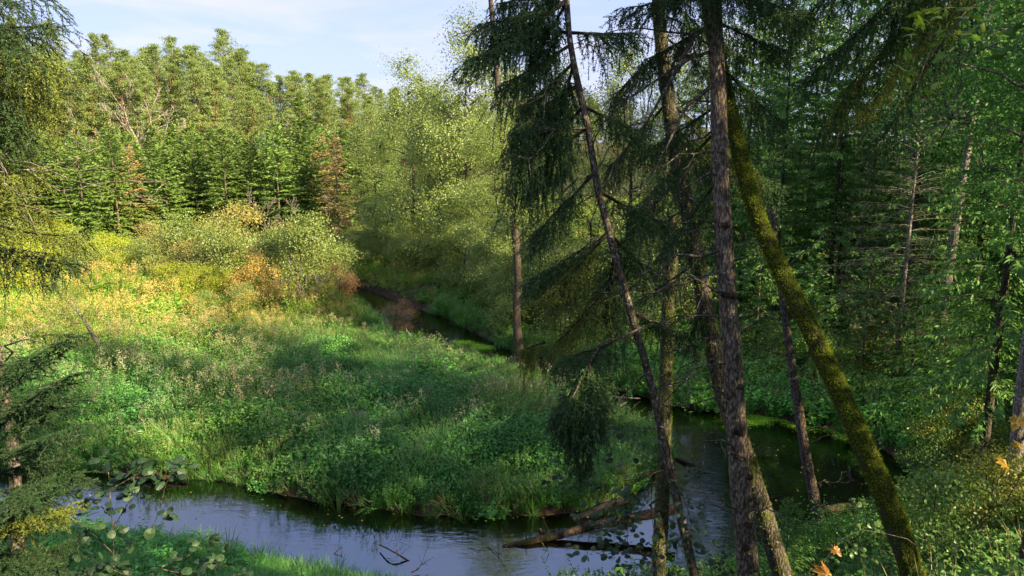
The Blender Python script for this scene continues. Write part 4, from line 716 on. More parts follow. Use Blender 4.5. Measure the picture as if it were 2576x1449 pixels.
for i, (lab, k, u, D, s) in enumerate((
    ('yellowing shrub on the right slope below the maple leaves', 1, 2550, 16.5, .62), ('yellow-green shrub at the right edge above the single yellow leaf', 1, 2600, 15, .7), ('green shrub at the right end of the pool', 0, 2400, 23, .5), ('fresh green bush beneath the leaning mossy trunk', 2, 2160, 16.5, .62),
    ('shrub at the foot of the pale slope trunks', 0, 2400, 29, .9), ('mixed yellow shrub in the middle of the slope', 1, 2230, 31, .8), ('dim shrub at the lower right corner', 0, 2480, 12.5, .75), ('green shrub beside the fallen log', 2, 2290, 17.5, .5), ('leafy bush at the foot of the main trunk', 2, 1890, 14.5, .5), ('yellowish shrub on the slope over the pool corner', 1, 2490, 24, .7), ('shrub on the far pool bank under the spruces', 0, 1960, 33.5, .7))):
    plant('shrub', lab, 'shrub', under[k], u, D, sc=s)
# trees standing just outside the frame to the right, whose shade lies over the pool and the meadow
for lab, me, x, y, s in (('spruce on the crest to the right of the view', wood_spruce[0], 21, 12, .95), ('spruce beyond the right edge of the view', wood_spruce[1], 25, 20, .95), ('spruce far up the right slope', wood_spruce[0], 30, 28, 1.0), ('broadleaf beyond the right edge', wood_leaf[0], 18, 8, .9), ('spruce behind the viewer on the right', wood_spruce[1], 13, 3, .9), ('spruce upslope on the right', wood_spruce[0], 33, 36, .95), ('broadleaf upslope on the right', wood_leaf[1], 28, 33, 1.0), ('spruce up the slope beyond the right edge', wood_spruce[1], 34, 15, 1.0), ('spruce near the viewer on the right', wood_spruce[0], 8.5, 1.5, .9), ('spruce standing just right of the viewer', wood_spruce[1], 9.2, 4.6, .95), ('tall spruce just outside the frame above the pool', wood_spruce[1], 14.2, 11.4, 1.0), ('tall spruce outside the frame at the pool end', wood_spruce[0], 18.0, 15.6, 1.0)):
    plant('spruce_tree' if 'spruce' in lab else 'broadleaf_tree', lab, 'spruce' if 'spruce' in lab else 'tree', me, 0, y, x=x, sc=s)

# ------------------------------------------------------------------ foreground trunks
RF = np.random.default_rng(77)
def fore_trunk(name, label, cat, pts, w_top, w_bot, mat, up=8.0, k=14, n=60, jit=.05, fuzz=None, flare=.25):
    """pts: (u, v, D) from top to bottom; the stem is carried on down into the soil and up above the picture."""
    P = [at(*p) for p in pts]; d = nrm(P[0] - P[1]); up_d = nrm(d + np.array([0, 0, .6])); top = [P[0] + up_d * up * f for f in (1, .5)]
    d = nrm(P[-1] - P[-2]); q = P[-1].copy(); tail = []
    for i in range(60):
        q = q + d * .25; d = nrm(d + np.array([0, 0, -.04])); tail.append(q.copy())
        if q[2] < hz(q[0], q[1]) - .35: break
    base = tail[-1]; allp = np.array((top if up else []) + P + tail[1::2] + [tail[-1]])[::-1] - base
    Q = resample(allp, n); t = np.linspace(0, 1, n); zz = Q[:, 2] + base[2]
    rb = w_bot / 2; rt = w_top / 2; zt, zb = P[0][2], P[-1][2]; rr = rb + (rt - rb) * (zz - zb) / (zt - zb); rr = np.maximum(rr, .02) * (1 + flare * np.exp(-(zz - base[2]) * 2.2))
    T = thing(name, label, cat, base)
    V, F = tube(Q, rr, k, jit, RF); part('trunk', MB().add(V, F).mesh('trunk', [mat], True), T)
    if fuzz:
        m_ = fuzz; i = RF.integers(0, n - 1, m_); f = RF.uniform(0, 1, (m_, 1)); c = Q[i] * (1 - f) + Q[i + 1] * f; tt = nrm(Q[i + 1] - Q[i]); o = runit(RF, m_); o = nrm(o - (o * tt).sum(1, keepdims=True) * tt)
        pos = c + o * (rr[i] * (1 - f[:, 0]) + rr[i + 1] * f[:, 0])[:, None] * .985
        patch = fbm(pos[:, 2] * 2.1, np.arctan2(o[:, 1], o[:, 0]) * 1.3 + 5, 71) + .22 * (o @ np.array([.45, -.1, .75])) > .31
        pos, o, tt = pos[patch], o[patch], tt[patch]
        part('moss', MB().add(*leaves(pos, o * .55 + runit(RF, len(pos)) * .8 + tt * .1, o + .5 * runit(RF, len(pos)), RF.uniform(.014, .045, len(pos)), RF.uniform(.008, .018, len(pos)))).mesh('moss', [M['moss_fuzz']]), T)
    return T, Q + base, rr, base

def at_z(Q, z):                         # point on a stem at height z
    i = int(np.argmin(np.abs(Q[:, 2] - z))); return Q[i]
def on_stem(Q, v):                      # stem point that shows at picture row v
    best, bi = 1e9, 0
    for i, p in enumerate(Q):
        rel = p - np.array([0, 0, CAMZ]); yc = rel[1] * math.cos(PITCH) - rel[2] * math.sin(PITCH); zc = rel[1] * math.sin(PITCH) + rel[2] * math.cos(PITCH); vv = 724 - FPX * zc / yc
        if abs(vv - v) < best: best, bi = abs(vv - v), i
    return Q[bi], bi

T1, Q1, r1, b1 = fore_trunk('spruce_tree', 'tall straight foreground spruce with bare dead branches on its left', 'spruce', [(1798, -20, 10.4), (1806, 200, 10.3), (1812, 420, 10.2), (1824, 660, 10.1), (1842, 900, 10.0), (1860, 1180, 9.9), (1885, 1470, 9.8)], .185, .315, M['spruce_bark'], 9, flare=.1)
T2, Q2, r2, b2 = fore_trunk('leaning_tree', 'thick leaning trunk covered in bright green moss', 'mossy tree', [(1775, -20, 10.9), (1812, 170, 10.8), (1850, 340, 10.6), (1893, 510, 10.4), (1945, 640, 10.2), (2010, 770, 10.0), (2068, 890, 9.8), (2128, 1020, 9.6), (2180, 1140, 9.4), (2240, 1280, 9.2), (2305, 1470, 9.0)], .165, .30, M['moss_bark'], 5, fuzz=34000)
T3, Q3, r3, b3 = fore_trunk('mossy_tree', 'dark lichen-grey trunk crossing behind the straight spruce, mossy at its foot', 'tree', [(1655, -20, 12.8), (1672, 180, 12.7), (1702, 400, 12.5), (1735, 560, 12.4), (1765, 720, 12.3), (1790, 860, 12.2), (1825, 1010, 12.1), (1870, 1130, 12.0), (1912, 1260, 11.9), (1950, 1385, 11.8)], .20, .32, M['dark_bark'], 6, fuzz=9000)
T4, Q4, r4, b4 = fore_trunk('spruce_tree', 'slender leaning spruce with scaly reddish bark left of the main trunk', 'spruce', [(1424, -20, 9.2), (1440, 140, 9.15), (1478, 320, 9.1), (1503, 470, 9.05), (1530, 575, 9.0), (1560, 690, 8.95), (1600, 830, 8.9), (1640, 975, 8.8), (1668, 1100, 8.75), (1708, 1280, 8.7), (1752, 1470, 8.6)], .068, .115, M['thin_bark'], 6)
T5, Q5, r5, b5 = fore_trunk('broken_snag', 'broken-topped mossy snag behind the slender leaning spruce', 'snag', [(1694, 560, 13.3), (1688, 660, 13.2), (1680, 780, 13.2), (1676, 900, 13.1), (1668, 1200, 12.9), (1655, 1470, 12.7)], .20, .27, M['dark_bark'], .12, fuzz=12000)
T6, Q6, r6, b6 = fore_trunk('dead_tree', 'thin dead leaning trunk with orange bare patches in front of the pool', 'dead tree', [(1948, 600, 19.5), (1970, 760, 19.5), (1986, 880, 19.4), (2006, 1010, 19.3), (2026, 1140, 19.2), (2048, 1250, 19.1)], .17, .29, M['thin_grey_bark'], .8)
T7, Q7, r7, b7 = fore_trunk('alder_tree', 'old alder trunk on the inner bank dappled with sunlight', 'alder', [(1262, 330, 35), (1282, 480, 35), (1297, 600, 35), (1303, 700, 35), (1300, 800, 35), (1308, 900, 35), (1312, 945, 35)], .28, .44, M['alder_bark'], 6, n=40)
part('crown', alder[2][1], T7, loc=(-1.2, 0, 6.5), sc=.45)
T8, Q8, r8, b8 = fore_trunk('lichen_tree', 'pale lichen-covered trunk behind the spruce fronds at the left edge', 'tree', [(0, 930, 8.2), (16, 1010, 8.1), (30, 1100, 8.0), (38, 1200, 7.9), (46, 1380, 7.8), (52, 1470, 7.7)], .10, .15, M['thin_grey_bark'], .3, fuzz=None)

top_crown = conifer(140, 13, 2.6, 30, 9, 40, .34, .085, .3, M['dim_spruce'], M['spruce_bark'], z0=.0, hang=.6, power=.7)[1]
for T_, Q_, b_, z_, s_ in ((T1, Q1, b1, 13.4, .9), (T3, Q3, b3, 14.2, .95), (T4, Q4, b4, 13.6, .6)):
    p_ = at_z(Q_, z_); part('crown', top_crown, T_, loc=p_ - b_, sc=s_)
def dead_branch(T, base, A, B, r0, r, depth=2, mat='dead_twig', kids=(2, 5), grav=-.12):
    A = np.asarray(A); B = np.asarray(B); Ln = np.linalg.norm(B - A); ts = np.linspace(0, 1, 6)
    main = A + (B - A) * ts[:, None] + r.normal(size=(6, 3)) * .03 * Ln * (ts * (1 - ts) * 4)[:, None] + np.array([0, 0, .10 * Ln]) * np.sin(ts * math.pi)[:, None]
    Ps, Rs = [main[None]], [np.maximum(r0 * (1 - .8 * ts), .003)[None]]
    for _ in range(r.integers(*kids) + 2):
        i = r.integers(1, 6); d = nrm(main[i] - main[i - 1]); s = nrm(np.cross(d, r.normal(size=3)))
        a, b_ = bare_wood(r, main[i], d * .6 + s * .7, Ln * r.uniform(.15, .35), r0 * .4, depth - 1, (2, 4), .8, .2, grav, .0022); Ps.append(a); Rs.append(b_)
    part('dead_branch', MB().add(*tubes(np.concatenate(Ps) - base, np.concatenate(Rs), 4)).mesh('dead_branch', [M[mat]], True), T)
def stem_branches(T, Q, base, specs, D, mat='dead_twig', r0=.018):
    for v, u1, v1, *o in specs:
        p, _ = on_stem(Q, v); B = at(u1, v1, p[1] + (o[0] if o else RF.uniform(-1.0, .6))); dead_branch(T, base, p, B, o[1] if len(o) > 1 else r0, RF, 2, mat)
stem_branches(T1, Q1, b1, [(60, 1485, 560, -.9, .034), (100, 1500, 330, -.4, .026), (103, 1480, 95, -.6, .018), (200, 1610, 480, -1.0, .032), (350, 1690, 405), (375, 1640, 425), (500, 1690, 515), (560, 1700, 560), (582, 1660, 630, .2), (595, 1440, 835, -1.2, .026), (700, 1530, 860, -.8, .02), (715, 1650, 735), (790, 1620, 880), (880, 1650, 905), (930, 1690, 958), (1000, 1700, 985), (1010, 1560, 1075, -.6, .014), (1160, 1745, 1128), (1165, 1925, 1110, -.4, .012), (1285, 1775, 1238, -.5, .014), (1300, 1690, 1262, -.3, .01), (450, 1900, 480), (860, 1930, 800), (1330, 1950, 1290), (250, 1700, 262), (430, 1720, 470), (650, 1710, 660)], 10)
stem_branches(T4, Q4, b4, [(300, 1330, 400), (420, 1600, 330), (480, 1390, 620), (600, 1380, 760), (700, 1470, 790, -.3), (750, 1400, 780, -.4), (760, 1660, 690), (800, 1700, 840), (950, 1560, 1010), (1040, 1820, 880, .2), (1060, 1570, 1085), (350, 1560, 250), (200, 1330, 260), (560, 1660, 500), (1000, 1770, 960)], 9, r0=.011)
stem_branches(T6, Q6, b6, [(900, 1870, 870), (1010, 2120, 985), (1080, 2110, 1075), (1110, 2140, 1100), (760, 2090, 830), (800, 1880, 780), (700, 2140, 700), (1230, 2130, 1215)], 19, r0=.018)
stem_branches(T3, Q3, b3, [(520, 1560, 660), (600, 1640, 560), (780, 1620, 830), (900, 1660, 1000), (700, 1900, 640)], 12, r0=.018)
stem_branches(T2, Q2, b2, [(700, 2130, 600), (820, 2200, 740), (900, 2010, 760), (640, 1840, 600)], 10, r0=.012)
stem_branches(T8, Q8, b8, [(920, 130, 870), (960, -60, 900)], 8, 'grey_wood', .016)
# burls and dark branch whorls on the straight spruce
for v, off, s in ((575, .02, .072), (590, -.05, .05), (748, .02, .085), (765, -.05, .06), (985, .06, .06), (1080, -.04, .075), (1105, .03, .08), (1115, -.07, .06), (1250, .06, .055), (1320, .0, .07), (1390, -.03, .08), (400, .0, .05), (1170, .09, .06)):
    p, i = on_stem(Q1, v); n = 60; d = runit(RF, n); lump = MB()
    import_v = []
    for a in range(5):
        for c in range(8): import_v.append((math.sin(math.pi * (a + .5) / 5) * math.cos(c * math.pi / 4), math.sin(math.pi * (a + .5) / 5) * math.sin(c * math.pi / 4), math.cos(math.pi * (a + .5) / 5)))
    V = np.array(import_v) * s * RF.uniform(.7, 1.25, (40, 1)) * [1, .8, .75] + (p - b1) + [off, -r1[i] * .8, 0]
    F = [(a * 8 + c, a * 8 + (c + 1) % 8, a * 8 + 8 + (c + 1) % 8, a * 8 + 8 + c) for a in range(4) for c in range(8)]
    part('knot', lump.add(V, np.array(F)).mesh('knot', [M['log']], False), T1)
# sunlit bare scrapes on the thin dead trunk
for v0, v1 in ((1010, 1075), (1095, 1105)):
    (p0, i0), (p1, i1) = on_stem(Q6, v0), on_stem(Q6, v1); i0, i1 = max(i0, i1), min(i0, i1)
    if i0 - i1 < 2: i1 = i0 - 2
    part('bare_patch', MB().add(*tube((Q6 - b6)[i1:i0 + 1] + [.035, -.03, 0], r6[i1:i0 + 1] * .72, 8)).mesh('bare_patch', [M['orange_bark']], True), T6)

# ------------------------------------------------------------------ foreground spruce boughs
def bough_part(T, base, A, B, seed, mats=('bough_wood', 'spruce_needles'), **kw):
    r = np.random.default_rng(seed); wood, nd = spruce_bough(r, np.asarray(A) - base, np.asarray(B) - base, **kw)
    o = part('bough', wood.mesh('bough', [M[mats[0]]], True), T); part('needles', nd.mesh('needles', [M[mats[1]]]), o)
def boughs(T, Q, base, specs, old=()):  # old: indices of boughs that get the sun-yellow needle colour
    for i, (v, u1, v1, dD, hang, n) in enumerate(specs):
        p, _ = on_stem(Q, v) if v is not None else (None, None)
        bough_part(T, base, p, at(u1, v1, p[1] + dD), 900 + int(u1) + i, ('bough_wood', 'spruce_needles_yellow_lit' if i in old else 'spruce_needles'), hang=hang, n=n, sag=.1)
def free_bough(T, base, a, b_, seed, hang=.5, n=40, old=False, green='spruce_needles', **kw): bough_part(T, base, at(*a), at(*b_), seed, ('bough_wood', 'spruce_needles_yellow_lit' if old else green), hang=hang, n=n, **kw)  # old swaps in the sun-yellow needles, it is not an age
boughs(T4, Q4, b4, [(-10, 1205, 60, -.3, .42, 50), (20, 1180, 150, -.6, .30, 40), (60, 1300, 60, .4, .5, 40), (120, 1255, 215, -.2, .5, 44), (200, 1300, 300, .2, .75, 50), (240, 1290, 330, -.5, .85, 54), (330, 1285, 440, .1, .6, 44), (420, 1330, 600, -.2, .45, 36), (560, 1330, 700, .2, .42, 40), (600, 1370, 745, -.4, .45, 40), (700, 1400, 860, -.2, .4, 34), (830, 1420, 900, -.8, .38, 36), (90, 1600, 80, .5, .4, 36), (260, 1620, 330, .4, .35, 30), (480, 1680, 560, .5, .42, 36), (560, 1640, 690, .7, .42, 36), (780, 1730, 840, .4, .3, 26), (-40, 1370, -60, 0, .5, 40), (-60, 1250, 10, .3, .5, 40), (640, 1520, 800, .6, .4, 34), (10, 1240, 100, .1, .5, 44), (40, 1340, 150, .5, .6, 40), (150, 1320, 260, -.3, .6, 44), (180, 1400, 330, .4, .6, 36), (280, 1330, 400, .3, .8, 44)], old=(9, 10))
boughs(T1, Q1, b1, [(-20, 1560, 20, -.4, .45, 44), (10, 1620, 150, .6, .5, 40), (-30, 2030, 30, -.8, .5, 44), (40, 1960, 120, .7, .5, 40), (150, 1960, 300, .5, .5, 40), (240, 1620, 380, .8, .4, 36), (-40, 1700, -60, -1.2, .5, 44), (-50, 1900, -50, -1.2, .5, 44), (330, 1600, 520, 1.0, .45, 36), (420, 1660, 640, .8, .45, 34)])
boughs(T3, Q3, b3, [(20, 1840, 100, .5, .5, 36), (120, 1540, 240, -.2, .55, 40), (260, 1530, 420, .2, .55, 40), (300, 1790, 420, -.3, .5, 36), (420, 1570, 600, -.4, .5, 36), (560, 1760, 660, -.2, .45, 30), (640, 1560, 780, 0, .45, 30), (740, 1740, 860, -.2, .4, 26)])
boughs(T3, Q3, b3, [(0, 1860, 140, -.2, .5, 40), (100, 1900, 260, .3, .55, 40), (260, 1900, 420, -.6, .6, 40), (350, 1960, 460, .4, .5, 34)], old=(2,))
# the spruce whose boughs hang in from the upper right
spx, spy = 6.9, 9.2; sb = np.array([spx, spy, hz(spx, spy)]); sp = thing('spruce_tree', 'spruce whose drooping boughs hang in from above at the upper right', 'spruce', sb)
tt = np.linspace(0, 1, 16); part('trunk', MB().add(*tube(np.stack([.1 * np.sin(tt * 3), .1 * tt, -.4 + tt * 15], 1), .17 * (1.05 - .8 * tt), 10, .05, RF)).mesh('trunk', [M['dark_bark']], True), sp)
for i, (a, b_, hg, n, old) in enumerate((((2640, -500, 9.2), (1990, 60, 10.2), .55, 54, False), ((2640, -420, 9.2), (2030, 190, 10.6), .5, 50, False), ((2640, -380, 9.2), (2110, 240, 10.8), .6, 50, True), ((2640, -300, 9.2), (2170, 270, 10.4), .5, 46, True), ((2640, -560, 9.2), (2240, 60, 10.0), .5, 46, False), ((2640, -460, 9.2), (2060, 330, 11.3), .55, 50, False), ((2640, -350, 9.2), (2190, 390, 11.0), .5, 46, False), ((2640, -640, 9.2), (1930, -10, 10.8), .6, 54, False), ((2640, -520, 9.2), (2330, 20, 9.8), .45, 40, False), ((2640, -420, 9.3), (2120, 120, 10.0), .5, 46, False))):
    free_bough(sp, sb, a, b_, 1500 + i, hg, n, old, bare=.3)
# low bough that hangs into the picture over the river
hb = thing('hanging_bough', 'dark spruce bough hanging down over the river bank like a tail', 'spruce bough', at(1500, 880, 7.6)); hb0 = np.array(hb.location)
for i, (a, b_, hg, n) in enumerate((((1510, 870, 7.9), (1440, 1000, 7.4), .42, 44), ((1480, 900, 7.7), (1500, 1040, 7.3), .38, 36), ((1465, 960, 7.6), (1450, 1130, 7.4), .34, 40), ((1500, 940, 7.7), (1400, 1040, 7.5), .28, 32), ((1470, 1040, 7.5), (1470, 1160, 7.4), .22, 30), ((1500, 890, 7.8), (1430, 1060, 7.5), .4, 40), ((1470, 1060, 7.6), (1462, 1210, 7.5), .12, 30))):
    free_bough(hb, hb0, a, b_, 1600 + i, hg, n + 14, False, side=(.44, .40, .30, .42, .20, .40, .16)[i], dens=90)
P = resample(np.array([at(1620, 820, 8.7), at(1560, 850, 8.3), at(1510, 870, 7.9), at(1440, 1000, 7.4)]) - hb0, 14); part('stem', MB().add(*tube(P, np.linspace(.016, .006, 14), 6)).mesh('stem', [M['dead_twig']], True), hb)
# hanging tassels near the river bend, sunlit gold painted into their needles
for i, (lab, a, b_, hg) in enumerate((('gold-green hanging spruce spray left of the slender trunk', (1450, 690, 9.4), (1365, 745, 9.3), .5), ('lower gold-green spray hanging in front of the alder trunk', (1370, 860, 9.2), (1310, 880, 9.3), .4))):
    hbt = thing('hanging_spray', lab, 'spruce bough', at(*a)); free_bough(hbt, np.array(hbt.location), a, b_, 1700 + i, hg, 22, True, side=.2)

# left edge: big spruce just outside the frame with boughs reaching in, and a young spruce below
lx, ly = -5.3, 5.6; lz = hz(lx, ly); ls = thing('spruce_tree', 'sunlit old spruce at the left edge with hanging boughs', 'spruce', (lx, ly, lz)); lb = np.array([lx, ly, lz])
tt = np.linspace(0, 1, 20); part('trunk', MB().add(*tube(np.stack([.1 * np.sin(tt * 3), 0 * tt, -.4 + tt * 13], 1), .17 * (1.05 - .8 * tt), 10, .05, RF)).mesh('trunk', [M['spruce_bark']], True), ls)
for i, (a, b_, hg, n, old) in enumerate((((-330, -60, 5.8), (125, -10, 5.6), .36, 40, False), ((-340, 20, 5.8), (150, 60, 5.6), .28, 40, False), ((-330, 60, 5.7), (150, 150, 5.4), .34, 46, True), ((-330, 120, 5.8), (100, 200, 6.0), .42, 46, True), ((-340, 180, 5.7), (160, 240, 5.7), .36, 44, True), ((-330, 260, 5.8), (60, 330, 5.6), .36, 40, False), ((-330, 330, 5.8), (95, 420, 5.9), .28, 40, True), ((-330, 420, 5.8), (110, 520, 5.7), .22, 34, True), ((-320, 480, 5.7), (190, 590, 5.4), .24, 44, True), ((-300, 520, 5.8), (170, 660, 5.6), .22, 38, False), ((-300, 60, 6.2), (40, 60, 6.4), .42, 40, False), ((-330, 300, 5.8), (20, 250, 5.3), .4, 44, False), ((-330, 90, 5.8), (60, 120, 5.2), .4, 44, False), ((-330, 560, 5.8), (150, 640, 5.9), .26, 40, False), ((-330, 380, 5.8), (40, 440, 5.4), .3, 40, True))):
    free_bough(ls, lb, a, b_, 1800 + i, hg, n, old, dens=84, nl=.021, nw=.0065, side=.36)
for i, (a, b_) in enumerate((((-300, 440, 5.7), (190, 455, 5.4)), ((-300, 470, 5.8), (150, 480, 5.5)), ((-300, 560, 5.8), (75, 690, 6)))): dead_branch(ls, lb, at(*a), at(*b_), .006, RF, 2, 'grey_wood')
yx = at(-30, 1420, 4.6); yz = hz(yx[0], yx[1]); ysp = thing('young_spruce', 'young dark spruce with stiff upswept shoots in the lower left corner', 'spruce', (yx[0], yx[1], yz)); yb0 = np.array([yx[0], yx[1], yz])
P = resample(np.array([[yx[0], yx[1], yz - .3], at(-30, 1420, 4.6), at(-22, 1000, 4.6), at(-10, 700, 4.6)]) - yb0, 14); part('trunk', MB().add(*tube(P, np.linspace(.05, .015, 14), 7)).mesh('trunk', [M['spruce_bark']], True), ysp)
for i, (a, b_, n) in enumerate((((-30, 1040, 4.6), (182, 845, 4.4), 22), ((-30, 1100, 4.6), (170, 950, 4.3), 24), ((-30, 1130, 4.6), (160, 1010, 4.5), 24), ((-30, 1180, 4.6), (165, 1085, 4.2), 26), ((-30, 1200, 4.6), (120, 1160, 4.9), 26), ((-30, 1280, 4.6), (190, 1190, 4.6), 30), ((-30, 1330, 4.6), (150, 1290, 4.2), 30), ((-30, 1380, 4.6), (130, 1240, 4.3), 28), ((-30, 1400, 4.6), (120, 1400, 4.6), 30), ((-30, 980, 4.6), (60, 900, 4.8), 22), ((-30, 1440, 4.6), (160, 1370, 4.8), 30), ((-30, 1060, 4.6), (100, 1000, 4.9), 24), ((-30, 1240, 4.6), (70, 1260, 4.1), 26), ((-30, 1300, 4.6), (110, 1300, 5.0), 26), ((-30, 1420, 4.6), (70, 1440, 4.1), 26), ((-30, 1460, 4.6), (150, 1440, 4.9), 28))):
    free_bough(ysp, yb0, a, b_, 1900 + i, .04 if i < 5 else .10, n, i == 6, green='spruce_needles_shaded', dens=190, nl=.019, nw=.0045, side=.38, up=.04, r0=.008, sag=.03)

# ------------------------------------------------------------------ hero leaves: alder sapling, maple, yellow leaves
def leaf_shape(kind):
    if kind == 'alder':      # round, slightly notched blade folded on its midrib
        a = np.linspace(-math.pi / 2, math.pi * 1.5, 29)[:-1]; rad = .5 * (1 + .05 * np.where(np.arange(28) % 2, 1, -1) + .05 * np.cos(a * 3)); x = np.cos(a) * rad * .92; y = np.sin(a) * rad + .5
    else:                    # five-lobed maple blade
        pr = [(0, 0), (.16, .02), (.42, -.10), (.36, .10), (.60, .22), (.44, .34), (.52, .52), (.30, .50), (.22, .62), (.20, .80), (0, 1.05), (-.20, .80), (-.22, .62), (-.30, .50), (-.52, .52), (-.44, .34), (-.60, .22), (-.36, .10), (-.42, -.10), (-.16, .02)]
        x, y = np.array(pr).T
    V = np.stack([x, y, (-.22 if kind != 'curled' else -.95) * np.abs(x) ** (1 if kind != 'curled' else 1.3) + (.10 if kind != 'curled' else .3) * np.sin(y * 3)], 1); c = np.array([[0, .45, .08]]); n = len(V)
    F = np.array([(i, (i + 1) % n, n) for i in range(n)]); st = np.array([[-.012, 0, 0], [.012, 0, 0], [.01, -.35, .03], [-.01, -.35, .03]])
    return np.concatenate([V, c]), F, st
def leaf_mesh(kind, mat):
    V, F, st = leaf_shape(kind); return MB().add(V, F).add(st, np.array([[0, 1, 2, 3]])).mesh('leaf', [mat], False)
def put_leaf(parent, base, me, p, d, n, s):
    d = Vector(nrm(np.asarray(d, float))); n = Vector(n); xv = d.cross(n).normalized(); zv = xv.cross(d)
    o = part('leaf', me, parent); Mx = Matrix((xv, d, zv)).transposed().to_4x4(); Mx.translation = Vector(np.asarray(p) - base); o.matrix_basis = Mx @ Matrix.Diagonal((s * RL.uniform(.72, 1.0), s, s * RL.uniform(.5, 2.0), 1)); return o
al = leaf_mesh('alder', M['sapling_leaf']); ml = leaf_mesh('maple', M['maple_leaf']); yl = leaf_mesh('curled', M['yellow_leaf']); bl = leaf_mesh('curled', M['brown_leaf'])
RL = np.random.default_rng(21)
def leafy_stem(label, stems, D, leafs, size, me, name='alder_sapling', cat='sapling', per=None, mat='dark_bark', r0=.008, spread=.06, rootdown=True):
    p0 = at(*stems[0][0][:2], stems[0][0][2] if len(stems[0][0]) > 2 else D)
    root = np.array([p0[0], p0[1], hz(p0[0], p0[1])]) if rootdown else p0
    T = thing(name, label, cat, root); mb = MB(); allp = []
    for s in stems:
        P = resample(np.array([at(q[0], q[1], q[2] if len(q) > 2 else D) for q in s]), 14)
        if s is stems[0] and rootdown: P = np.concatenate([np.linspace(root - [0, 0, .2], P[0], 5)[:-1], P])
        mb.add(*tube(P - root, np.linspace(r0 if s is stems[0] else r0 * .55, r0 * .25, len(P)), 5)); allp.append(P[-14:][3:])
    part('stem', mb.mesh('stem', [M[mat]], True), T)
    for i in range(leafs):
        P = allp[RL.integers(0, len(allp))]; k = min(len(P) - 1, int(RL.uniform(.15, 1.1) * len(P))); p = P[k]; d = RL.normal(size=3) * [1, 1, .35] + [0, 0, -.15]; d = nrm(d); o = p + d * spread * RL.uniform(.2, 1)
        put_leaf(T, root, me, o, d, np.array([0, -.35, 1.0]) + RL.normal(size=3) * .6, size * RL.uniform(.7, 1.25))
    return T
leafy_stem('young alder with round dark leaves in front of the near bank', [[(287, 1460), (284, 1350), (278, 1260), (272, 1180), (268, 1155)], [(284, 1330), (340, 1240), (390, 1190), (425, 1175)], [(283, 1390), (210, 1320), (165, 1290)], [(285, 1400), (380, 1330), (420, 1210), (440, 1180)], [(280, 1300), (220, 1240), (190, 1230)], [(276, 1230), (330, 1200), (360, 1160)]], 5.2, 130, .072, al, spread=.11)
leafy_stem('second alder sapling low by the bank, branching to the right', [[(330, 1500), (400, 1430), (470, 1400), (520, 1350)], [(400, 1430), (480, 1440), (560, 1400)], [(360, 1460), (300, 1440), (240, 1410)], [(330, 1490), (430, 1480), (620, 1440)]], 5.0, 66, .068, al, spread=.1)
leafy_stem('alder twigs with round leaves in the lower left corner', [[(150, 1500), (170, 1430), (200, 1370)], [(150, 1490), (220, 1440), (260, 1420)], [(150, 1500), (100, 1440), (60, 1400)]], 4.8, 34, .066, al, spread=.09)
leafy_stem('leafy alder branch hanging across the dark upright trunk', [[(1700, 1180, 8.4), (1640, 1190, 8.2), (1560, 1240, 8.1), (1510, 1290, 8.0), (1480, 1360, 7.9), (1478, 1410, 7.9)], [(1660, 1190, 8.3), (1600, 1300, 8), (1560, 1380, 8)], [(1640, 1200, 8.2), (1640, 1300, 8.1), (1660, 1400, 8.1)], [(1690, 1190, 8.4), (1720, 1300, 8.3), (1690, 1420, 8.2)], [(1620, 1200, 8.2), (1530, 1220, 8.0), (1440, 1190, 8), (1420, 1185, 8)], [(1600, 1230, 8), (1530, 1300, 8), (1500, 1330, 8)], [(1650, 1160, 8.4), (1560, 1120, 8.2), (1500, 1100, 8.2)], [(1640, 1250, 8.1), (1580, 1330, 8.1), (1590, 1420, 8.1)], [(1700, 1190, 8.4), (1730, 1250, 8.3), (1740, 1380, 8.3)]], 8, 290, .082, al, 'alder_branch', 'alder branch', spread=.3, rootdown=False)
leafy_stem('small leafy twig beside the straight spruce trunk', [[(1800, 1160, 9.2), (1760, 1190, 9), (1700, 1230, 8.9)], [(1780, 1170, 9), (1740, 1170, 9)]], 9, 26, .06, al, 'alder_branch', 'alder branch', spread=.08, rootdown=False)
leafy_stem('leafy sapling at the foot of the straight spruce', [[(1800, 1500, 9.0), (1815, 1400, 9), (1830, 1330, 9)], [(1805, 1460, 9), (1840, 1400, 9)], [(1800, 1480, 9), (1780, 1390, 9)]], 9, 46, .06, al, spread=.09)
leafy_stem('sapling with pale green leaves under the leaning mossy trunk', [[(2170, 1500, 10), (2175, 1400, 10), (2150, 1300, 10), (2155, 1250, 10)], [(2172, 1400, 10), (2100, 1330, 10)], [(2172, 1380, 10), (2230, 1310, 10)], [(2165, 1350, 10), (2080, 1400, 10)]], 10, 70, .085, leaf_mesh('alder', hero_leafmat('pale_sapling_leaf', (.07, .15, .03), (.11, .21, .045))), spread=.14)
leafy_stem('sunlit maple twig with bright leaves at the top right', [[(2560, -40, 4.4), (2440, 20, 4.3), (2380, 95, 4.2), (2330, 150, 4.2), (2290, 180, 4.1)], [(2440, 20, 4.3), (2380, 20, 4.2), (2320, 40, 4.1)], [(2380, 95, 4.2), (2320, 80, 4.1)], [(2330, 150, 4.2), (2300, 230, 4.1)], [(2500, 0, 4.3), (2470, 60, 4.2)]], 4.3, 30, .075, ml, 'maple_branch', 'maple branch', spread=.08, rootdown=False, mat='thin_bark', r0=.006)
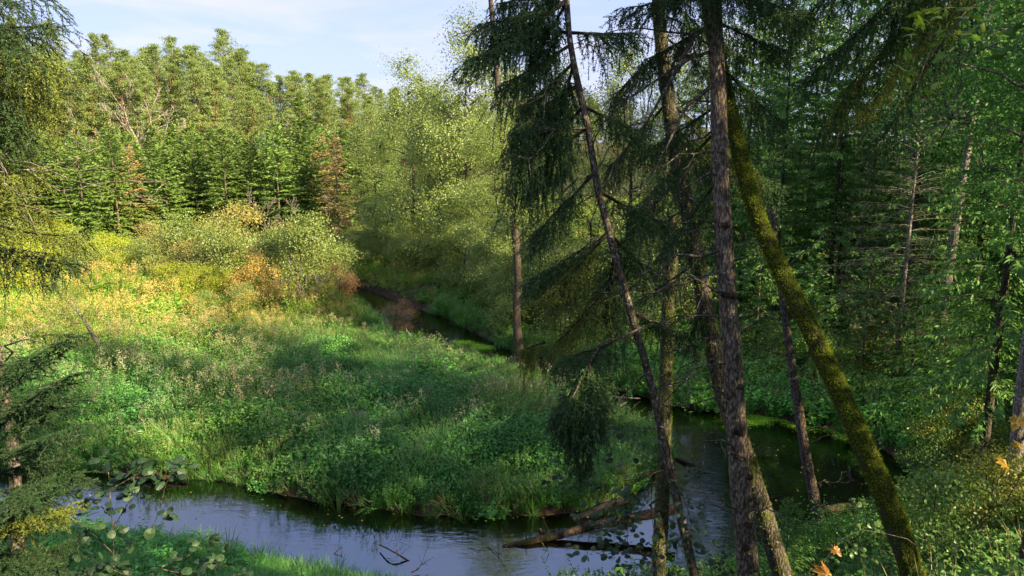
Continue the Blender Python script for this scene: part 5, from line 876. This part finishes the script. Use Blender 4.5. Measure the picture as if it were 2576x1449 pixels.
leafy_stem('dim maple branch in the top right corner', [[(2660, 20, 5), (2560, 60, 5), (2490, 90, 5)], [(2600, 50, 5), (2550, 130, 5)], [(2640, -20, 5), (2540, -10, 5)]], 5, 26, .09, leaf_mesh('maple', hero_leafmat('dim_maple_leaf', (.05, .13, .02), (.1, .2, .025), .5)), 'maple_branch', 'maple branch', spread=.1, rootdown=False, mat='thin_bark', r0=.006)
for lab, u, v, D, s, me_ in (('yellow maple leaf hanging at the right edge above another', 2562, 1058, 3.4, .075, yl), ('lower yellow maple leaf near the right edge', 2528, 1165, 3.4, .07, yl), ('curled brown-orange leaf at the bottom edge', 2070, 1432, 3.2, .085, bl)):
    c = at(u, v, D); ztop = hz(c[0], c[1]); T = thing('autumn_leaf_twig', lab, 'leaf', c)
    stem = resample(np.array([[0, 0, .03], [.05, .02, .12 if ztop < c[2] else .1], [.25, .06, .16], [.6, .1, -.1], [.8, .15, min(ztop - c[2], -.3)]]), 16); part('twig', MB().add(*tube(stem, np.linspace(.0012, .004, 16), 4)).mesh('twig', [M['grey_green_twig']], True), T)
    put_leaf(T, np.zeros(3), me_, np.array([0, 0, .02]), (RL.normal() * .4, -.2, -1), np.array([RL.normal() * .5, -1, .3]), s); put_leaf(T, np.zeros(3), me_, np.array([.05, .02, .1]), (.6, -.3, -.7), np.array([.2, -1, .4]), s * .6)

# ------------------------------------------------------------------ logs, sticks and reeds in the water
def log(name, label, pts, r0, r1, mat='log', k=10, stubs=0, cat='log', z=None, n=16):
    P = resample(np.array(pts, float), n); c = P[0].copy(); rr = np.linspace(r0, r1, n); Pq = np.concatenate([P[:1], P, P[-1:]]); rq = np.r_[.001, rr, .001]
    T = thing(name, label, cat, c); part('trunk' if r0 > .05 else 'stick', MB().add(*tube(Pq - c, rq, k, .09, RF)).mesh(name, [M[mat]], True), T)
    for i in range(stubs):
        q = RF.integers(2, n - 2); a, b_ = bare_wood(RF, P[q] - c, RF.normal(size=3) * [.7, .7, .4] + [0, 0, .6], RF.uniform(.2, .6) * max(1, r0 * 6), r0 * .3, 1, (1, 3), .7, .3, -.1, .004); part('stub', MB().add(*tubes(a, b_, 5)).mesh('stub', [M[mat]], True), T)
    return T
def gw(u, v, z=0.0): d = ray(u, v); return np.array([0, 0, CAMZ]) + d * ((z - CAMZ) / d[2])
log('fallen_log', 'mossy log lying half sunk across the near river', [gw(1265, 1378, -.05), gw(1340, 1360, .06), gw(1410, 1345, .14), gw(1480, 1325, .3), gw(1600, 1300, .5), gw(1700, 1280, .75)], .085, .15, stubs=3)
log('wood_stub', 'short broken dark stub leaning on the mossy log', [gw(1370, 1347, 0), gw(1362, 1340, .14), gw(1357, 1330, .27)], .085, .05)
log('fallen_log', 'broken weathered log on the bank under the alder branch', [gw(1440, 1305, .0), gw(1480, 1290, .12), gw(1530, 1270, .3), gw(1580, 1255, .45)], .07, .12, 'grey_green_twig', stubs=3)
log('driftwood', 'brown driftwood lying on the left river bend', [gw(330, 1205, .05), gw(370, 1195, .16), gw(410, 1200, .12), gw(470, 1196, .18)], .10, .06, stubs=4)
log('driftwood', 'dark plank of driftwood beside the left river bend', [gw(395, 1190, .3), gw(415, 1205, .12)], .07, .05)
log('fallen_log', 'dark fallen log across the near side of the pool', [gw(2070, 1285, .25), gw(2150, 1275, .3), gw(2240, 1272, .32), gw(2340, 1262, .5), gw(2400, 1240, 1.0)], .16, .10, stubs=6)
log('fallen_log', 'second dark log under the pool-side brush', [gw(2090, 1310, .2), gw(2200, 1300, .3), gw(2320, 1310, .6)], .13, .09, stubs=4)
log('sunken_log', 'dark log end poking out of the pool by the slender trunk', [gw(1690, 1150, -.05), gw(1720, 1160, .06), gw(1750, 1172, -.02)], .09, .04)
log('stick', 'dark forked stick rising out of the near river', [gw(955, 1370, .12), gw(985, 1385, .2), gw(1030, 1412, -.02)], .018, .025, stubs=6, cat='stick')
log('stick', 'small dark stick low in the water near the bottom edge', [gw(1035, 1440, .06), gw(1055, 1430, .1)], .02, .012, stubs=3, cat='stick')
log('stick', 'tiny dark twigs in midstream on the left', [gw(840, 1393, .0), gw(860, 1375, .14)], .014, .008, stubs=3, cat='stick')
log('stick', 'upright pale stick by the sunk log end', [gw(1256, 1392, -.05), gw(1253, 1362, .28)], .014, .01, 'grey_wood', stubs=1, cat='stick')
log('stick', 'low twig with leaves beside the upright stick', [gw(1225, 1375, 0), gw(1262, 1395, .08)], .012, .008, stubs=2, cat='stick')
for i, (a, b_, lab) in enumerate((((1530, 998), (1610, 1002), 'sunlit bare branch stranded in the narrow river'), ((1545, 1030), (1575, 1012), 'short sunlit snag below the stranded branch'))):
    log('snag', lab, [gw(*a, .02), (gw(*a, .3) + gw(*b_, .3)) / 2, gw(*b_, .05)], .05, .03, 'grey_wood', stubs=4, cat='branch')
def tuft(label, u, v, n, h, w_, seed, z=0.0, mat='grass_blade_thing', lean=.5, name='reed_tuft', cat='reeds'):
    r = np.random.default_rng(seed); a = r.uniform(0, 6.28, n); q = r.uniform(0, w_, n); P = np.stack([np.cos(a) * q, np.sin(a) * q, 0 * a - .1], 1); tl = r.uniform(.05, lean, n)
    V, Fq, Ft = blades(P, np.stack([np.cos(a) * tl, np.sin(a) * tl, 1 + 0 * a], 1), r.uniform(.5, 1.1, n) * h, .018, r.uniform(.1, .7, n), r); mb = MB(); mb.v.append(V); mb.f += [(Fq, 0), (Ft, 0)]; mb.n = len(V)
    o = part(name, mb.mesh(name, [M[mat]]), loc=gw(u, v, z)); tag(o, label, cat); return o
M['grass_blade_thing'] = leafmat('grass_blade_thing', [(.08, .15, .03), (.13, .2, .04), (.2, .24, .06)], .3, .03, .1)
M['dark_reed'] = leafmat('dark_reed', [(.02, .03, .015), (.05, .06, .03)], .2, .02, .1)
M['tan_reed'] = leafmat('tan_reed', [(.16, .13, .05), (.26, .2, .08), (.1, .12, .03)], .2, .02, .1)
tuft('green sedge leaning out of the shallows by the sandy patch', 1165, 1310, 16, .9, .07, 1, lean=.7)
tuft('dark thin reeds at the edge of the near bank', 575, 1392, 26, .95, .35, 2, .15, 'dark_reed', .45)
tuft('dark reeds behind the alder sapling on the near bank', 520, 1385, 14, .7, .3, 3, .15, 'dark_reed', .5)
tuft('brown dry tuft on a hummock in the river near the bottom edge', 735, 1425, 60, .42, .16, 4, .0, 'tan_reed', .9)
tuft('green plant tuft left of the brown hummock at the bottom edge', 800, 1440, 50, .4, .25, 5, .0, lean=.9)
tuft('sparse green blades beside the mossy log', 1385, 1390, 6, .55, .05, 6, lean=1.0)
tuft('yellow-green sedge at the left foot of the meadow bank', 850, 1268, 36, .7, .3, 7, .1)
tuft('sunlit sedge tuft on the meadow bank left of centre', 815, 1262, 30, .6, .3, 8, .1)
tuft('green sedge on the bank above the sandy patch', 1010, 1280, 30, .6, .3, 9, .1)
tuft('lit green plants on the driftwood at the left bend', 385, 1172, 34, .45, .3, 10, .15)
tuft('pale dry grass tuft at the right tip of the meadow', 1540, 1215, 60, .9, .4, 11, .5, 'tan_reed', .8)
